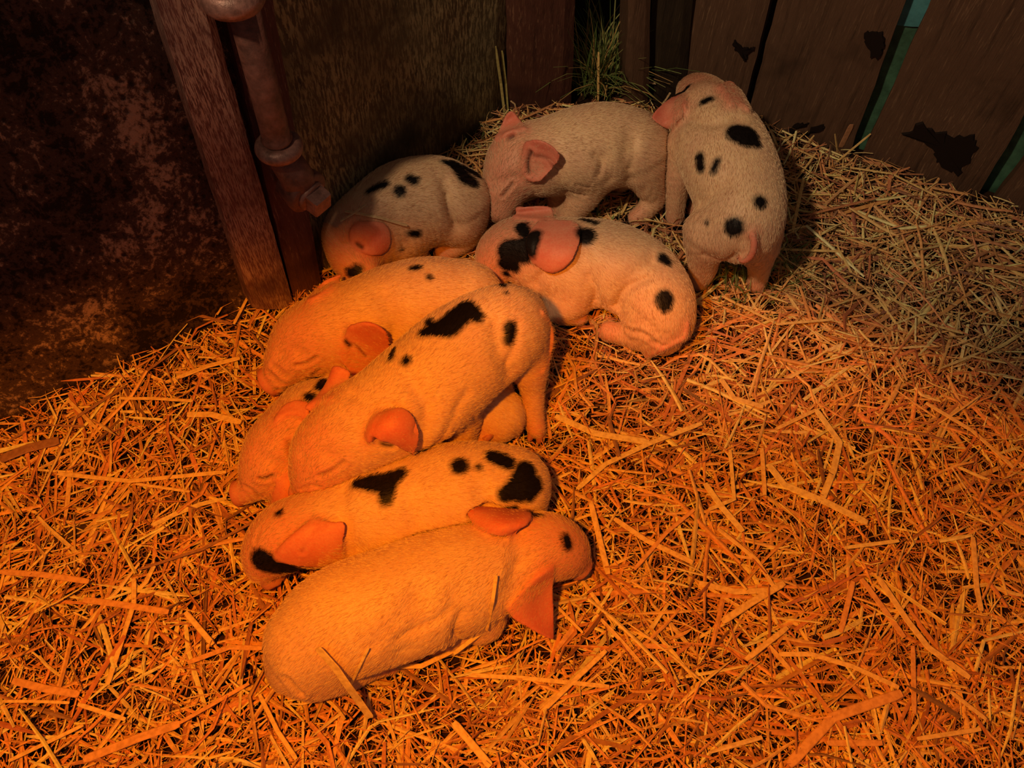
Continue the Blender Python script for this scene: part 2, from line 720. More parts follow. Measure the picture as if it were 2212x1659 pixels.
    def fur(self, root, V, Q, N, sf, pk, crease):
        rng = np.random.default_rng(len(self.s['label']) * 7 + len(V) % 97)
        a, b, c = V[Q[:, 0]], V[Q[:, 1]], V[Q[:, 2]]
        area = np.linalg.norm(np.cross(b - a, c - a), axis=1)
        pkq = pk[Q].mean(1)
        wq = area * np.where(pkq > 0.8, 0.12, 1.0) * (V[Q[:, 0], 2] > 0.004) * (crease[Q[:, 0]] < 0.2)
        cnt = int(HAIRS * area.sum() / 0.2)
        q = rng.choice(len(Q), cnt, p=wq / wq.sum())
        u = rng.random((cnt, 2))
        w4 = np.stack([(1 - u[:, 0]) * (1 - u[:, 1]), u[:, 0] * (1 - u[:, 1]), u[:, 0] * u[:, 1], (1 - u[:, 0]) * u[:, 1]], 1)
        R = np.einsum('ij,ijk->ik', w4, V[Q[q]])
        Nn = np.einsum('ij,ijk->ik', w4, N[Q[q]])
        Nn /= np.linalg.norm(Nn, axis=1)[:, None] + 1e-9
        sfr = np.einsum('ij,ij->i', w4, sf[Q[q]])
        _, T = self.spine(R)
        T = -T   # hair lies towards the tail
        T = T - Nn * np.einsum('ij,ij->i', T, Nn)[:, None]
        T /= np.linalg.norm(T, axis=1)[:, None] + 1e-6
        # drooping sideways down the flanks
        g = np.array([0, 0, -1.0]) - Nn * (-Nn[:, 2])[:, None]
        dirv = T + 0.55 * g + rng.normal(0, 0.22, (cnt, 3))
        dirv -= Nn * np.einsum('ij,ij->i', dirv, Nn)[:, None]
        dirv /= np.linalg.norm(dirv, axis=1)[:, None] + 1e-6
        L = rng.uniform(0.0035, 0.0075, cnt) * np.where(pk[Q[q, 0]] > 0.8, 0.5, 1.0)
        k = 4
        pts = np.zeros((cnt, k, 3), np.float32)
        for j in range(k):
            s_ = j / (k - 1)
            pts[:, j] = R + dirv * (L * s_)[:, None] + Nn * (L * (0.42 * s_ - 0.22 * s_ * s_))[:, None]
        pts -= np.array(root.location, np.float32)
        hc = bpy.data.hair_curves.new('fur')
        hc.add_curves([k] * cnt)
        hc.attributes['position'].data.foreach_set('vector', pts.ravel())
        ra = hc.attributes.get('radius') or hc.attributes.new('radius', 'FLOAT', 'POINT')
        rad = np.tile(np.array([0.00016, 0.00014, 0.00010, 0.00003], np.float32), cnt)
        ra.data.foreach_set('value', rad)
        da = hc.attributes.new('dark', 'FLOAT', 'CURVE')
        da.data.foreach_set('value', (sfr + rng.normal(0, 0.0006, cnt) < 0).astype(np.float32))
        ta = hc.attributes.new('tone', 'FLOAT', 'CURVE')
        ta.data.foreach_set('value', (rng.random(cnt) * (1 - 0.6 * pk[Q[q, 0]])).astype(np.float32))
        hc.materials.append(M['fur'])
        o = bpy.data.objects.new('fur', hc)
        COL.objects.link(o)
        o.parent = root
        o['kind'] = 'stuff'


HAIRS = 36000


def surface_nets(D):
    S = D < 0
    nx, ny, nz = D.shape
    corners = [(i, j, k) for i in (0, 1) for j in (0, 1) for k in (0, 1)]
    cnt = np.zeros((nx - 1, ny - 1, nz - 1), np.int8)
    for i, j, k in corners:
        cnt += S[i:nx - 1 + i, j:ny - 1 + j, k:nz - 1 + k]
    act = (cnt > 0) & (cnt < 8)
    I = np.argwhere(act)
    vid = np.full(act.shape, -1, np.int64)
    vid[act] = np.arange(len(I))
    acc = np.zeros((len(I), 3))
    num = np.zeros(len(I))
    for a in corners:
        for ax in range(3):
            if a[ax]:
                continue
            b = list(a)
            b[ax] = 1
            da = D[I[:, 0] + a[0], I[:, 1] + a[1], I[:, 2] + a[2]]
            db = D[I[:, 0] + b[0], I[:, 1] + b[1], I[:, 2] + b[2]]
            m = (da < 0) != (db < 0)
            t = np.where(m, da / np.where(m, da - db, 1), 0)
            p = np.tile(np.array(a, float), (len(I), 1))
            p[:, ax] += t
            acc[m] += p[m]
            num[m] += 1
    V = I + acc / num[:, None]
    quads = []
    for ax in range(3):
        sl0 = [slice(None)] * 3
        sl1 = [slice(None)] * 3
        sl0[ax] = slice(0, -1)
        sl1[ax] = slice(1, None)
        ch = S[tuple(sl0)] != S[tuple(sl1)]
        E = np.argwhere(ch)
        o1, o2 = [(1, 2), (2, 0), (0, 1)][ax]
        ok = (E[:, o1] > 0) & (E[:, o2] > 0) & (E[:, o1] < D.shape[o1] - 1) & (E[:, o2] < D.shape[o2] - 1)
        E = E[ok]

        def cell(d1, d2):
            c = E.copy()
            c[:, o1] += d1
            c[:, o2] += d2
            return vid[c[:, 0], c[:, 1], c[:, 2]]
        q = np.stack([cell(-1, -1), cell(0, -1), cell(0, 0), cell(-1, 0)], 1)
        inside = S[E[:, 0], E[:, 1], E[:, 2]]
        q[~inside] = q[~inside][:, ::-1]
        quads.append(q)
    return V, np.vstack(quads)


def largest_island(V, Q):
    lab = np.arange(len(V))
    e = np.vstack([Q[:, [0, 1]], Q[:, [1, 2]], Q[:, [2, 3]], Q[:, [3, 0]]])
    while True:
        m = np.minimum(lab[e[:, 0]], lab[e[:, 1]])
        new = lab.copy()
        np.minimum.at(new, e[:, 0], m)
        np.minimum.at(new, e[:, 1], m)
        new = new[new]
        if (new == lab).all():
            break
        lab = new
    u, c = np.unique(lab, return_counts=True)
    keep = lab == u[c.argmax()]
    mp = np.cumsum(keep) - 1
    Qk = Q[keep[Q].all(1)]
    return V[keep], mp[Qk]


def vnormals(V, Q):
    n = np.cross(V[Q[:, 2]] - V[Q[:, 0]], V[Q[:, 3]] - V[Q[:, 1]])
    N = np.zeros_like(V)
    for i in range(4):
        np.add.at(N, Q[:, i], n)
    return N / (np.linalg.norm(N, axis=1)[:, None] + 1e-12)


def make_hoof(root, a, b, r):
    """two-toed trotter from pixel point a=(px,py,z) to b=(px,py,z)"""
    A, B = on_z(*a), on_z(*b)
    R = r * px_size(A)
    ax = (B - A)
    L = np.linalg.norm(ax)
    ax /= L
    side = np.cross(ax, [0, 0, 1.0])
    if np.linalg.norm(side) < 0.3:
        side = np.cross(ax, [1.0, 0, 0])
    side /= np.linalg.norm(side)
    up = np.cross(side, ax)
    V, F = [], []
    for sgn in (-1, 1):
        base = len(V)
        rows, seg = 7, 12
        for i in range(rows):
            t = i / (rows - 1)
            rr = R * 0.62 * math.sqrt(max(0.02, 1 - (abs(t - 0.25) / 0.78) ** 2.4))
            c = A + ax * (L * (t - 0.15)) + side * (sgn * R * (0.50 + 0.12 * t)) - up * (0.1 * R * t)
            for j in range(seg):
                w = 2 * math.pi * j / seg
                V.append(c + side * (rr * 0.8 * math.cos(w)) + up * (rr * math.sin(w)))
        for i in range(rows - 1):
            for j in range(seg):
                F.append((base + i * seg + j, base + i * seg + (j + 1) % seg, base + (i + 1) * seg + (j + 1) % seg, base + (i + 1) * seg + j))
        F.append(tuple(base + j for j in reversed(range(seg))))
        F.append(tuple(base + (rows - 1) * seg + j for j in range(seg)))
    return link_mesh('hoof', V, F, M['hoof'], root, True)


PIGS = {}
PIGS['front'] = dict(
    label='plain cream piglet lying nearest the camera with its head to the right',
    body=[(672, 1385, .070, 98), (740, 1345, .074, 122), (840, 1310, .076, 124), (940, 1272, .076, 120), (1030, 1238, .074, 108), (1095, 1212, .072, 88)],
    head=[(1095, 1205, .074, 78), (1160, 1184, .076, 78), (1202, 1186, .066, 68), (1228, 1200, .050, 48), (1246, 1216, .038, 32)],
    limbs=[[(690, 1430, .05, 70), (735, 1450, .035, 48), (800, 1440, .022, 28), (845, 1438, .014, 18)],
           [(1020, 1300, .05, 60), (1050, 1345, .03, 40), (1000, 1378, .018, 22), (940, 1400, .012, 16)],
           [(640, 1440, .045, 62), (672, 1465, .035, 45), (690, 1490, .02, 22)]],
    ears=[dict(c=[(1190, 1228, .000), (1168, 1240, .004), (1140, 1262, .000),
                  (1192, 1290, .008), (1160, 1300, .012), (1118, 1292, .006),
                  (1196, 1378, .002), (1168, 1368, .004), (1094, 1322, .004)]),
          dict(c=[(1142, 1106, .004), (1136, 1128, .014), (1110, 1152, .002),
                  (1080, 1100, .010), (1078, 1124, .026), (1070, 1152, .008),
                  (1010, 1096, .004), (1014, 1112, .018), (1026, 1132, .006)])],
    spots=[[(1224, 1162, 10), (1228, 1176, 12)], [(600, 1290, 8), (580, 1318, 10), (572, 1345, 6)], [(1150, 1108, 9), (1168, 1112, 6)]],
    creases=[([(860, 1385), (930, 1350), (975, 1318)], .006, .0035, 0), ([(800, 1400), (850, 1350), (880, 1310)], .008, .002, 0),
             ([(1020, 1400), (985, 1375), (1000, 1330)], .006, .004, 0), ([(620, 1465), (650, 1500)], .004, .003, .2),
             ([(1085, 1290), (1120, 1220), (1150, 1200)], .008, .003, 0)],
    nose=((1254, 1228, .030, 24), (1274, 1244, .020)))
PIGS['spotted_beside'] = dict(
    label='black-spotted piglet lying behind the front piglet, big T-shaped patch on its shoulder',
    body=[(1098, 1055, .070, 92), (1020, 1062, .074, 108), (930, 1078, .074, 110), (840, 1100, .074, 100), (760, 1122, .070, 88), (705, 1138, .068, 78)],
    head=[(700, 1140, .068, 76), (630, 1155, .066, 76), (588, 1185, .056, 62), (572, 1215, .042, 44), (582, 1238, .03, 28)],
    limbs=[[(1100, 1090, .05, 75), (1130, 1110, .035, 50)]],
    ears=[dict(c=[(600, 1205, .000), (628, 1168, .006), (680, 1128, .000),
                  (660, 1220, .006), (680, 1178, .006), (712, 1130, .006),
                  (735, 1222, .004), (740, 1180, .003), (744, 1126, .010)])],
    spots=[[(768, 1044, 12), (800, 1042, 20), (832, 1042, 24), (862, 1022, 14)], [(835, 1044, 22), (833, 1078, 14)], [(800, 1007, 8), (812, 1002, 5)],
           [(992, 1006, 18)], [(1033, 1009, 6)], [(1066, 986, 18), (1094, 997, 18)],
           [(1138, 1016, 22), (1126, 1052, 30), (1092, 1068, 16)], [(1150, 1050, 26), (1145, 1070, 14)], [(1104, 1098, 13)],
           [(835, 984, 8), (912, 972, 12)], [(566, 1212, 26), (606, 1226, 24), (655, 1232, 10)], [(602, 1109, 8)]],
    creases=[([(560, 1150), (552, 1170)], .003, .001, 0.0), ([(1060, 1090), (1045, 1120)], .006, .003, 0),
             ([(652, 1192), (672, 1155), (704, 1138)], .003, .001, .3)],
    nose=((588, 1248, .022, 24), (600, 1262, .012)))
PIGS['standing_over'] = dict(
    label='black-spotted piglet standing over another one in the middle of the litter',
    body=[(1112, 690, .150, 72), (1078, 716, .152, 100), (1010, 760, .148, 112), (935, 825, .142, 116), (860, 880, .134, 110), (790, 922, .126, 96)],
    head=[(780, 925, .124, 92), (720, 965, .115, 84), (688, 1010, .100, 62), (672, 1040, .088, 42), (664, 1056, .080, 34)],
    limbs=[[(1120, 730, .13, 62), (1142, 790, .10, 44), (1150, 840, .066, 27), (1152, 890, .036, 22), (1158, 925, .018, 21)],
           [(955, 850, .125, 72), (982, 888, .092, 58), (988, 930, .060, 44), (982, 975, .02, 28)],
           [(1045, 720, .13, 60), (1050, 790, .08, 34), (1085, 835, .03, 22), (1090, 855, .006, 18)],
           ],
    tail=[(1172, 676, 0, 7), (1186, 700, .0, 6), (1192, 730, .0, 6), (1187, 770, .0, 5), (1174, 802, 0, 5)],
    kl=.013,
    ears=[dict(c=[(796, 950, .000), (798, 926, .004), (816, 898, .000),
                  (838, 952, .018), (850, 922, .024), (866, 884, .008),
                  (892, 984, .012), (901, 960, .015), (906, 926, .012)]),
          dict(c=[(665, 880, .000), (688, 868, .004), (715, 862, -.004),
                  (700, 838, -.008), (716, 828, -.006), (738, 830, -.01),
                  (718, 796, -.016), (732, 794, -.014), (758, 806, -.014)])],
    spots=[[(1003, 664, 22), (1028, 682, 15)], [(1000, 672, 27), (965, 703, 28), (915, 718, 13)], [(924, 692, 8), (932, 706, 10)],
           [(1103, 708, 15), (1101, 736, 13)], [(1077, 744, 6)], [(1048, 611, 4), (1058, 606, 3)], [(1075, 610, 7), (1087, 617, 8)], [(1093, 632, 4)],
           [(848, 758, 5), (843, 775, 7)], [(876, 780, 10)]],
    creases=[([(690, 1028), (716, 1018), (742, 1000)], .003, .002, .5), ([(940, 960), (990, 880), (1010, 850)], .007, .003, 0),
             ([(905, 930), (930, 880)], .009, .003, 0), ([(1103, 790), (1115, 740), (1120, 700)], .006, .003, 0),
             ([(650, 1060), (668, 1050), (690, 1052)], .003, .0015, 0), ([(808, 952), (828, 962), (848, 966)], .004, .002, .95)],
    nose=((660, 1064, .074, 30), (652, 1082, .05)),
    hooves=[((1160, 928, .014), (1152, 962, .004), 17)])
PIGS['underneath'] = dict(
    label='piglet lying squeezed beneath the standing spotted piglet, head out to the left',
    body=[(1078, 892, .042, 55), (1030, 885, .046, 70), (930, 890, .046, 76), (820, 895, .048, 80), (730, 895, .054, 82), (680, 905, .056, 78)],
    head=[(670, 912, .056, 74), (612, 962, .058, 76), (574, 1010, .050, 56), (554, 1044, .038, 35), (530, 1062, .030, 27)],
    limbs=[[(1075, 912, .035, 50), (1058, 936, .040, 16), (1036, 948, .042, 13)],
           [(640, 1010, .04, 40), (618, 1060, .03, 34), (612, 1085, .016, 26)]],
    ears=[dict(c=[(600, 908, .000), (630, 892, .002), (668, 905, .004),
                  (606, 890, .004), (636, 878, .004), (664, 890, .008),
                  (616, 878, .004), (640, 868, .006), (668, 874, .008)]),
          dict(c=[(606, 1034, .000), (626, 1026, .003), (650, 1012, .000),
                  (596, 1062, .006), (624, 1052, .012), (650, 1042, .006),
                  (586, 1094, .006), (614, 1084, .012), (646, 1078, .006)])],
    spots=[[(698, 822, 11), (692, 836, 12)], [(668, 858, 12)]],
    creases=[([(560, 1034), (575, 1034), (588, 1028)], .003, .0025, .9), ([(626, 955), (632, 985), (642, 1003)], .005, .004, .5),
             ([(560, 1075), (545, 1060), (530, 1052)], .003, .0015, .3)],
    nose=((514, 1066, .027, 25), (497, 1070, .024)),
    hooves=[((1044, 944, .050), (1068, 924, .052), 15)])
PIGS['red_eared'] = dict(
    label='piglet with a large red ear over its neck and its snout pointing left',
    body=[(1000, 650, .066, 88), (930, 655, .070, 98), (860, 668, .072, 98), (790, 690, .072, 92), (740, 706, .070, 84)],
    head=[(735, 708, .070, 82), (672, 732, .068, 78), (628, 774, .056, 54), (604, 808, .044, 36), (592, 818, .038, 30)],
    limbs=[[(760, 750, .05, 60), (740, 800, .03, 40), (720, 830, .012, 28)]],
    ears=[dict(c=[(742, 778, .000), (742, 745, -.002), (752, 712, .006),
                  (768, 818, .012), (788, 768, .003), (800, 700, .026),
                  (792, 856, .010), (826, 815, .012), (844, 732, .022)]),
          dict(c=[(668, 650, .000), (690, 640, .002), (712, 622, .000),
                  (682, 628, .004), (704, 618, .003), (726, 606, .003),
                  (704, 606, .004), (722, 600, .004), (738, 594, .004)])],
    spots=[[(889, 580, 6), (900, 578, 8)], [(927, 599, 6)]],
    creases=[([(640, 790), (662, 786), (684, 772)], .003, .0025, .55), ([(590, 790), (604, 800), (618, 812)], .004, .0015, .2),
             ([(580, 805), (592, 815), (604, 828)], .004, .0015, .2), ([(744, 740), (756, 750)], .005, .004, 1.0), ([(756, 748), (772, 752), (790, 772)], .003, .001, .6),
             ([(690, 800), (650, 830), (600, 842)], .004, .002, .4), ([(850, 730), (870, 680)], .01, .003, 0)],
    nose=((582, 824, .034, 30), (562, 836, .026)))
PIGS['in_shade'] = dict(
    label='spotted piglet lying in the dark corner beside the rusty hinge, straw across its shoulder',
    body=[(985, 432, .072, 74), (940, 432, .078, 92), (880, 448, .080, 98), (820, 480, .078, 90), (780, 505, .076, 76)],
    head=[(778, 510, .078, 76), (768, 548, .080, 60), (780, 585, .080, 40), (795, 600, .078, 32)],
    limbs=[[(985, 460, .06, 72), (1000, 500, .035, 40), (985, 530, .018, 24), (960, 545, .012, 20)],
           [(860, 520, .05, 55), (880, 550, .02, 40)]],
    ears=[dict(c=[(768, 530, .000), (760, 505, .004), (772, 486, .000),
                  (800, 548, .006), (802, 515, .010), (808, 480, .006),
                  (832, 545, .004), (842, 518, .006), (836, 488, .004)])],
    spots=[[(886, 387, 10), (894, 390, 10)], [(863, 413, 12)], [(960, 349, 8), (985, 356, 18), (1003, 380, 18), (1022, 392, 13)], [(1008, 362, 12), (1030, 375, 12)],
           [(830, 398, 9), (795, 414, 6)], [(887, 507, 8), (900, 506, 9)], [(868, 539, 4)], [(756, 590, 10), (772, 584, 12)]],
    creases=[([(985, 490), (975, 455), (970, 420)], .006, .005, .1), ([(770, 527), (780, 534)], .005, .003, .9)],)
PIGS['pale_plain'] = dict(
    label='pale unspotted piglet standing at the back with its head bent down to the left',
    body=[(1392, 312, .104, 58), (1360, 316, .108, 80), (1300, 318, .110, 92), (1235, 330, .108, 90), (1180, 342, .106, 78)],
    head=[(1175, 342, .106, 70), (1124, 350, .100, 72), (1098, 392, .086, 54), (1086, 430, .070, 38), (1082, 452, .060, 30)],
    limbs=[[(1385, 340, .095, 64), (1402, 385, .065, 42), (1414, 422, .036, 27), (1396, 452, .018, 20), (1374, 470, .008, 17)],
           [(1282, 362, .090, 56), (1264, 410, .060, 40), (1242, 446, .034, 30), (1224, 478, .008, 25)],
           [(1345, 340, .08, 50), (1350, 380, .04, 26), (1335, 400, .01, 18)],
           [(1205, 365, .08, 40), (1205, 420, .035, 24), (1200, 448, .010, 18)]],
    kl=.012,
    ears=[dict(c=[(1142, 384, .000), (1136, 348, -.002), (1136, 314, .006),
                  (1160, 390, .008), (1166, 352, .002), (1168, 306, .028),
                  (1180, 376, .010), (1198, 358, .013), (1210, 332, .024)]),
          dict(c=[(1074, 302, .000), (1098, 292, .002), (1132, 280, .000),
                  (1086, 272, .004), (1104, 268, .004), (1126, 268, .004),
                  (1096, 248, .004), (1106, 243, .004), (1114, 250, .004)])],
    spots=[],
    creases=[([(1086, 424), (1096, 412), (1108, 398)], .003, .003, .7), ([(1294, 380), (1300, 350), (1285, 335)], .006, .004, 0),
             ([(1366, 370), (1374, 330), (1376, 300)], .006, .003, 0), ([(1142, 372), (1140, 350), (1146, 330)], .004, .003, .95), ([(1150, 336), (1176, 340), (1198, 356)], .0035, .001, .6),
             ([(1245, 400), (1270, 405)], .003, .0012, 0), ([(1240, 420), (1264, 424)], .003, .0012, 0), ([(1100, 298), (1108, 294)], .004, .003, .8)],
    hooves=[((1376, 462, .012), (1362, 478, .003), 15)])
PIGS['facing_fence'] = dict(
    label='black-spotted piglet standing with its back to the camera facing the plank fence',
    body=[(1602, 492, .128, 76), (1602, 468, .134, 92), (1590, 400, .142, 98), (1560, 325, .146, 97), (1536, 268, .142, 80)],
    head=[(1532, 258, .140, 68), (1524, 226, .130, 58), (1508, 206, .110, 45), (1494, 196, .09, 32)],
    limbs=[[(1535, 500, .11, 60), (1522, 548, .07, 38), (1518, 580, .038, 30), (1508, 602, .014, 26)],
           [(1630, 515, .10, 58), (1640, 560, .06, 30), (1638, 595, .025, 21), (1634, 612, .01, 20)],
           [(1478, 320, .12, 42), (1466, 385, .08, 28), (1460, 440, .035, 20), (1458, 470, .008, 18)],
           [(1540, 350, .10, 40), (1520, 420, .04, 24), (1505, 455, .01, 18)],
           ],
    tail=[(1626, 508, .002, 13), (1628, 530, .008, 12), (1622, 552, .012, 10), (1606, 562, .012, 9), (1590, 560, .008, 7)],
    kl=.013,
    ears=[dict(c=[(1470, 204, .000), (1478, 222, .002), (1478, 244, .000),
                  (1436, 224, .012), (1452, 240, .016), (1466, 258, .012),
                  (1408, 252, .012), (1422, 266, .014), (1446, 279, .010)]),
          dict(c=[(1556, 192, .000), (1566, 208, .003), (1578, 228, .002),
                  (1572, 178, .008), (1590, 198, .012), (1602, 226, .008),
                  (1584, 180, .006), (1606, 208, .010), (1620, 240, .006)])],
    spots=[[(1521, 219, 9), (1532, 214, 9)], [(1462, 202, 12), (1482, 192, 12)], [(1596, 286, 24), (1612, 292, 28), (1634, 308, 12)],
           [(1510, 340, 10), (1513, 362, 10)], [(1549, 347, 6), (1540, 368, 7)], [(1642, 436, 13)], [(1585, 491, 19)], [(1526, 479, 3.5)], [(1546, 417, 3)]],
    creases=[([(1500, 440), (1516, 430), (1540, 400)], .006, .004, 0), ([(1500, 470), (1512, 440)], .005, .003, 0),
             ([(1520, 552), (1560, 562), (1596, 556)], .006, .004, .2)],
    hooves=[])
PIGS['curled'] = dict(
    label='curled spotted piglet lying right of centre with a big pink ear and black-patched head',
    body=[(1430, 668, .062, 68), (1418, 640, .070, 78), (1375, 600, .076, 88), (1310, 570, .078, 92), (1245, 560, .076, 88), (1190, 558, .070, 78)],
    head=[(1185, 555, .070, 76), (1128, 540, .066, 72), (1088, 548, .058, 58), (1068, 578, .044, 42), (1062, 600, .034, 34)],
    limbs=[[(1420, 680, .055, 76), (1390, 715, .034, 42), (1350, 722, .022, 24), (1316, 716, .018, 22)],
           [(1430, 705, .045, 60), (1420, 740, .02, 24), (1405, 752, .014, 14)],
           [(1255, 605, .055, 62), (1232, 640, .038, 50), (1215, 665, .024, 36), (1250, 684, .010, 20)],
           ],
    tail=[(1484, 700, 0, 8), (1478, 728, .002, 8), (1450, 744, .004, 7), (1424, 757, .004, 6), (1398, 769, .004, 6)],
    ears=[dict(c=[(1152, 560, .000), (1142, 520, .006), (1168, 482, .000),
                  (1175, 585, .010), (1196, 535, .014), (1206, 478, .010),
                  (1204, 586, .008), (1244, 545, .012), (1250, 480, .010)]),
          dict(c=[(1112, 470, .000), (1120, 462, .004), (1118, 452, .004),
                  (1150, 474, .004), (1152, 462, .008), (1152, 448, .006),
                  (1190, 474, .002), (1194, 462, .006), (1188, 448, .004)])],
    spots=[[(1126, 490, 14), (1134, 504, 12)], [(1098, 545, 24), (1130, 540, 26), (1158, 505, 12)], [(1145, 520, 22), (1150, 545, 12)], [(1090, 570, 15), (1108, 572, 16)], [(1094, 592, 9)],
           [(1264, 508, 20)], [(1256, 472, 7), (1284, 480, 8)], [(1434, 556, 12), (1442, 564, 10)], [(1435, 646, 18)], [(1436, 658, 14)]],
    creases=[([(1325, 670), (1345, 630), (1400, 600)], .006, .006, .1), ([(1330, 665), (1335, 645), (1370, 615)], .004, .002, 0),
             ([(1284, 660), (1282, 630), (1270, 600)], .005, .004, 0), ([(1160, 620), (1165, 595)], .005, .003, .1), ([(1355, 712), (1390, 722), (1420, 742)], .004, .003, .2)],
    nose=((1060, 612, .028, 26), (1058, 630, .02)),
    hooves=[((1306, 716, .014), (1288, 722, .008), 12)])
# broad hollows of the body: in front of the haunch, behind the shoulder, at the neck
VALLEYS = {
    'front': [([(880, 1405), (900, 1345), (905, 1290)], .016, .006), ([(1108, 1290), (1122, 1230), (1122, 1160)], .013, .006), ([(990, 1380), (1000, 1330), (985, 1290)], .012, .005)],
    'spotted_beside': [([(738, 1058), (735, 1110), (765, 1190)], .013, .005), ([(1062, 1130), (1048, 1070)], .014, .006), ([(900, 1140), (890, 1080)], .014, .004)],
    'standing_over': [([(905, 965), (925, 895), (895, 830)], .012, .006), ([(1105, 805), (1082, 755), (1074, 700)], .014, .007), ([(760, 850), (800, 870), (845, 880)], .010, .004), ([(655, 985), (690, 975), (720, 990)], .010, .004)],
    'red_eared': [([(716, 640), (728, 690), (735, 715)], .012, .004), ([(605, 765), (630, 755), (650, 765)], .010, .005), ([(845, 760), (850, 700), (830, 640)], .014, .005)],
    'in_shade': [([(988, 492), (975, 450), (962, 395)], .012, .008), ([(880, 520), (850, 460)], .014, .005)],
    'pale_plain': [([(1222, 420), (1202, 375), (1196, 325)], .012, .006), ([(1362, 390), (1356, 345), (1364, 295)], .014, .007), ([(1318, 390), (1304, 345)], .012, .005), ([(1068, 395), (1090, 392), (1112, 385)], .010, .004)],
    'facing_fence': [([(1500, 440), (1530, 420), (1560, 395)], .018, .008), ([(1472, 252), (1530, 264), (1592, 252)], .013, .006), ([(1582, 560), (1602, 525)], .010, .005)],
    'curled': [([(1330, 668), (1350, 620), (1412, 560)], .014, .010), ([(1288, 662), (1272, 610), (1262, 556)], .014, .007), ([(1152, 612), (1178, 585)], .012, .005)],
    'underneath': [([(560, 985), (590, 1000), (610, 1010)], .010, .004)],
}
ORDER = ['front', 'spotted_beside', 'standing_over', 'in_shade', 'underneath', 'red_eared', 'curled', 'facing_fence', 'pale_plain']
T0 = time.time()
PG = []
for k in ORDER:
    pg = Piglet('piglet', PIGS[k])
    pg.key = k
    pg.bounds()
    for o in PG:
        if np.all(pg.lo < o.hi) and np.all(o.lo < pg.hi):
            pg.carvers.append(o)
    # carving by an already carved neighbour only needs its own outer shape
    PG.append(pg)
for pg in PG:
    full = pg.sdf
    pg.plain = (lambda s: (lambda p: s.sdf(p, False, False)))(pg)


class Shell:
    """a neighbour's uncarved shape, cheap to carve with"""

    def __init__(self, pg):
        self.pg, self.lo, self.hi = pg, pg.lo, pg.hi

    def sdf(self, p):
        return self.pg.sdf(p, False, False)


for pg in PG:
    pg.carvers = [Shell(c) for c in pg.carvers]
for pg in PG:
    pg.build()
    for c in (pg.body[::4], pg.head):
        for q in c:
            NEST.append((q[0], q[1], q[3] + 0.005))
    for l in pg.limbs:
        NEST.append((l[-1][0], l[-1][1], 0.02))
print('piglets', time.time() - T0)
NEST[:] = NEST[::2]

# ------------------------------------------------------------------ floor
xs = np.linspace(-1.25, 1.55, 160)
ys = np.linspace(-0.45, 1.75, 130)
GX, GY = np.meshgrid(xs, ys, indexing='ij')
GZ = ground(GX, GY) - 0.012
V = np.stack([GX, GY, GZ], -1).reshape(-1, 3)
I = np.arange(160 * 130).reshape(160, 130)
Q = np.stack([I[:-1, :-1], I[1:, :-1], I[1:, 1:], I[:-1, 1:]], -1).reshape(-1, 4)
fl = big_mesh('floor', V, Q, M['dirt'], True)
tag(fl, kind='structure')

# ------------------------------------------------------------------ straw bedding
rng = np.random.default_rng(5)


def inside_pen(x, y, m=0.0):
    return ((PL_LEFT.dist(x, y) > m) | (PL_BACK.dist(x, y) > m)) & (PL_FENCE.dist(x, y) > m) & (PL_MID.dist(x, y) > m)


def clear_of_pigs(P, margin):
    ok = np.ones(len(P), bool)
    for pg in PG:
        m = ok & np.all((P > pg.lo - margin) & (P < pg.hi + margin), 1)
        if m.any():
            ok[np.where(m)[0]] = pg.core(P[m]) > margin
    return ok


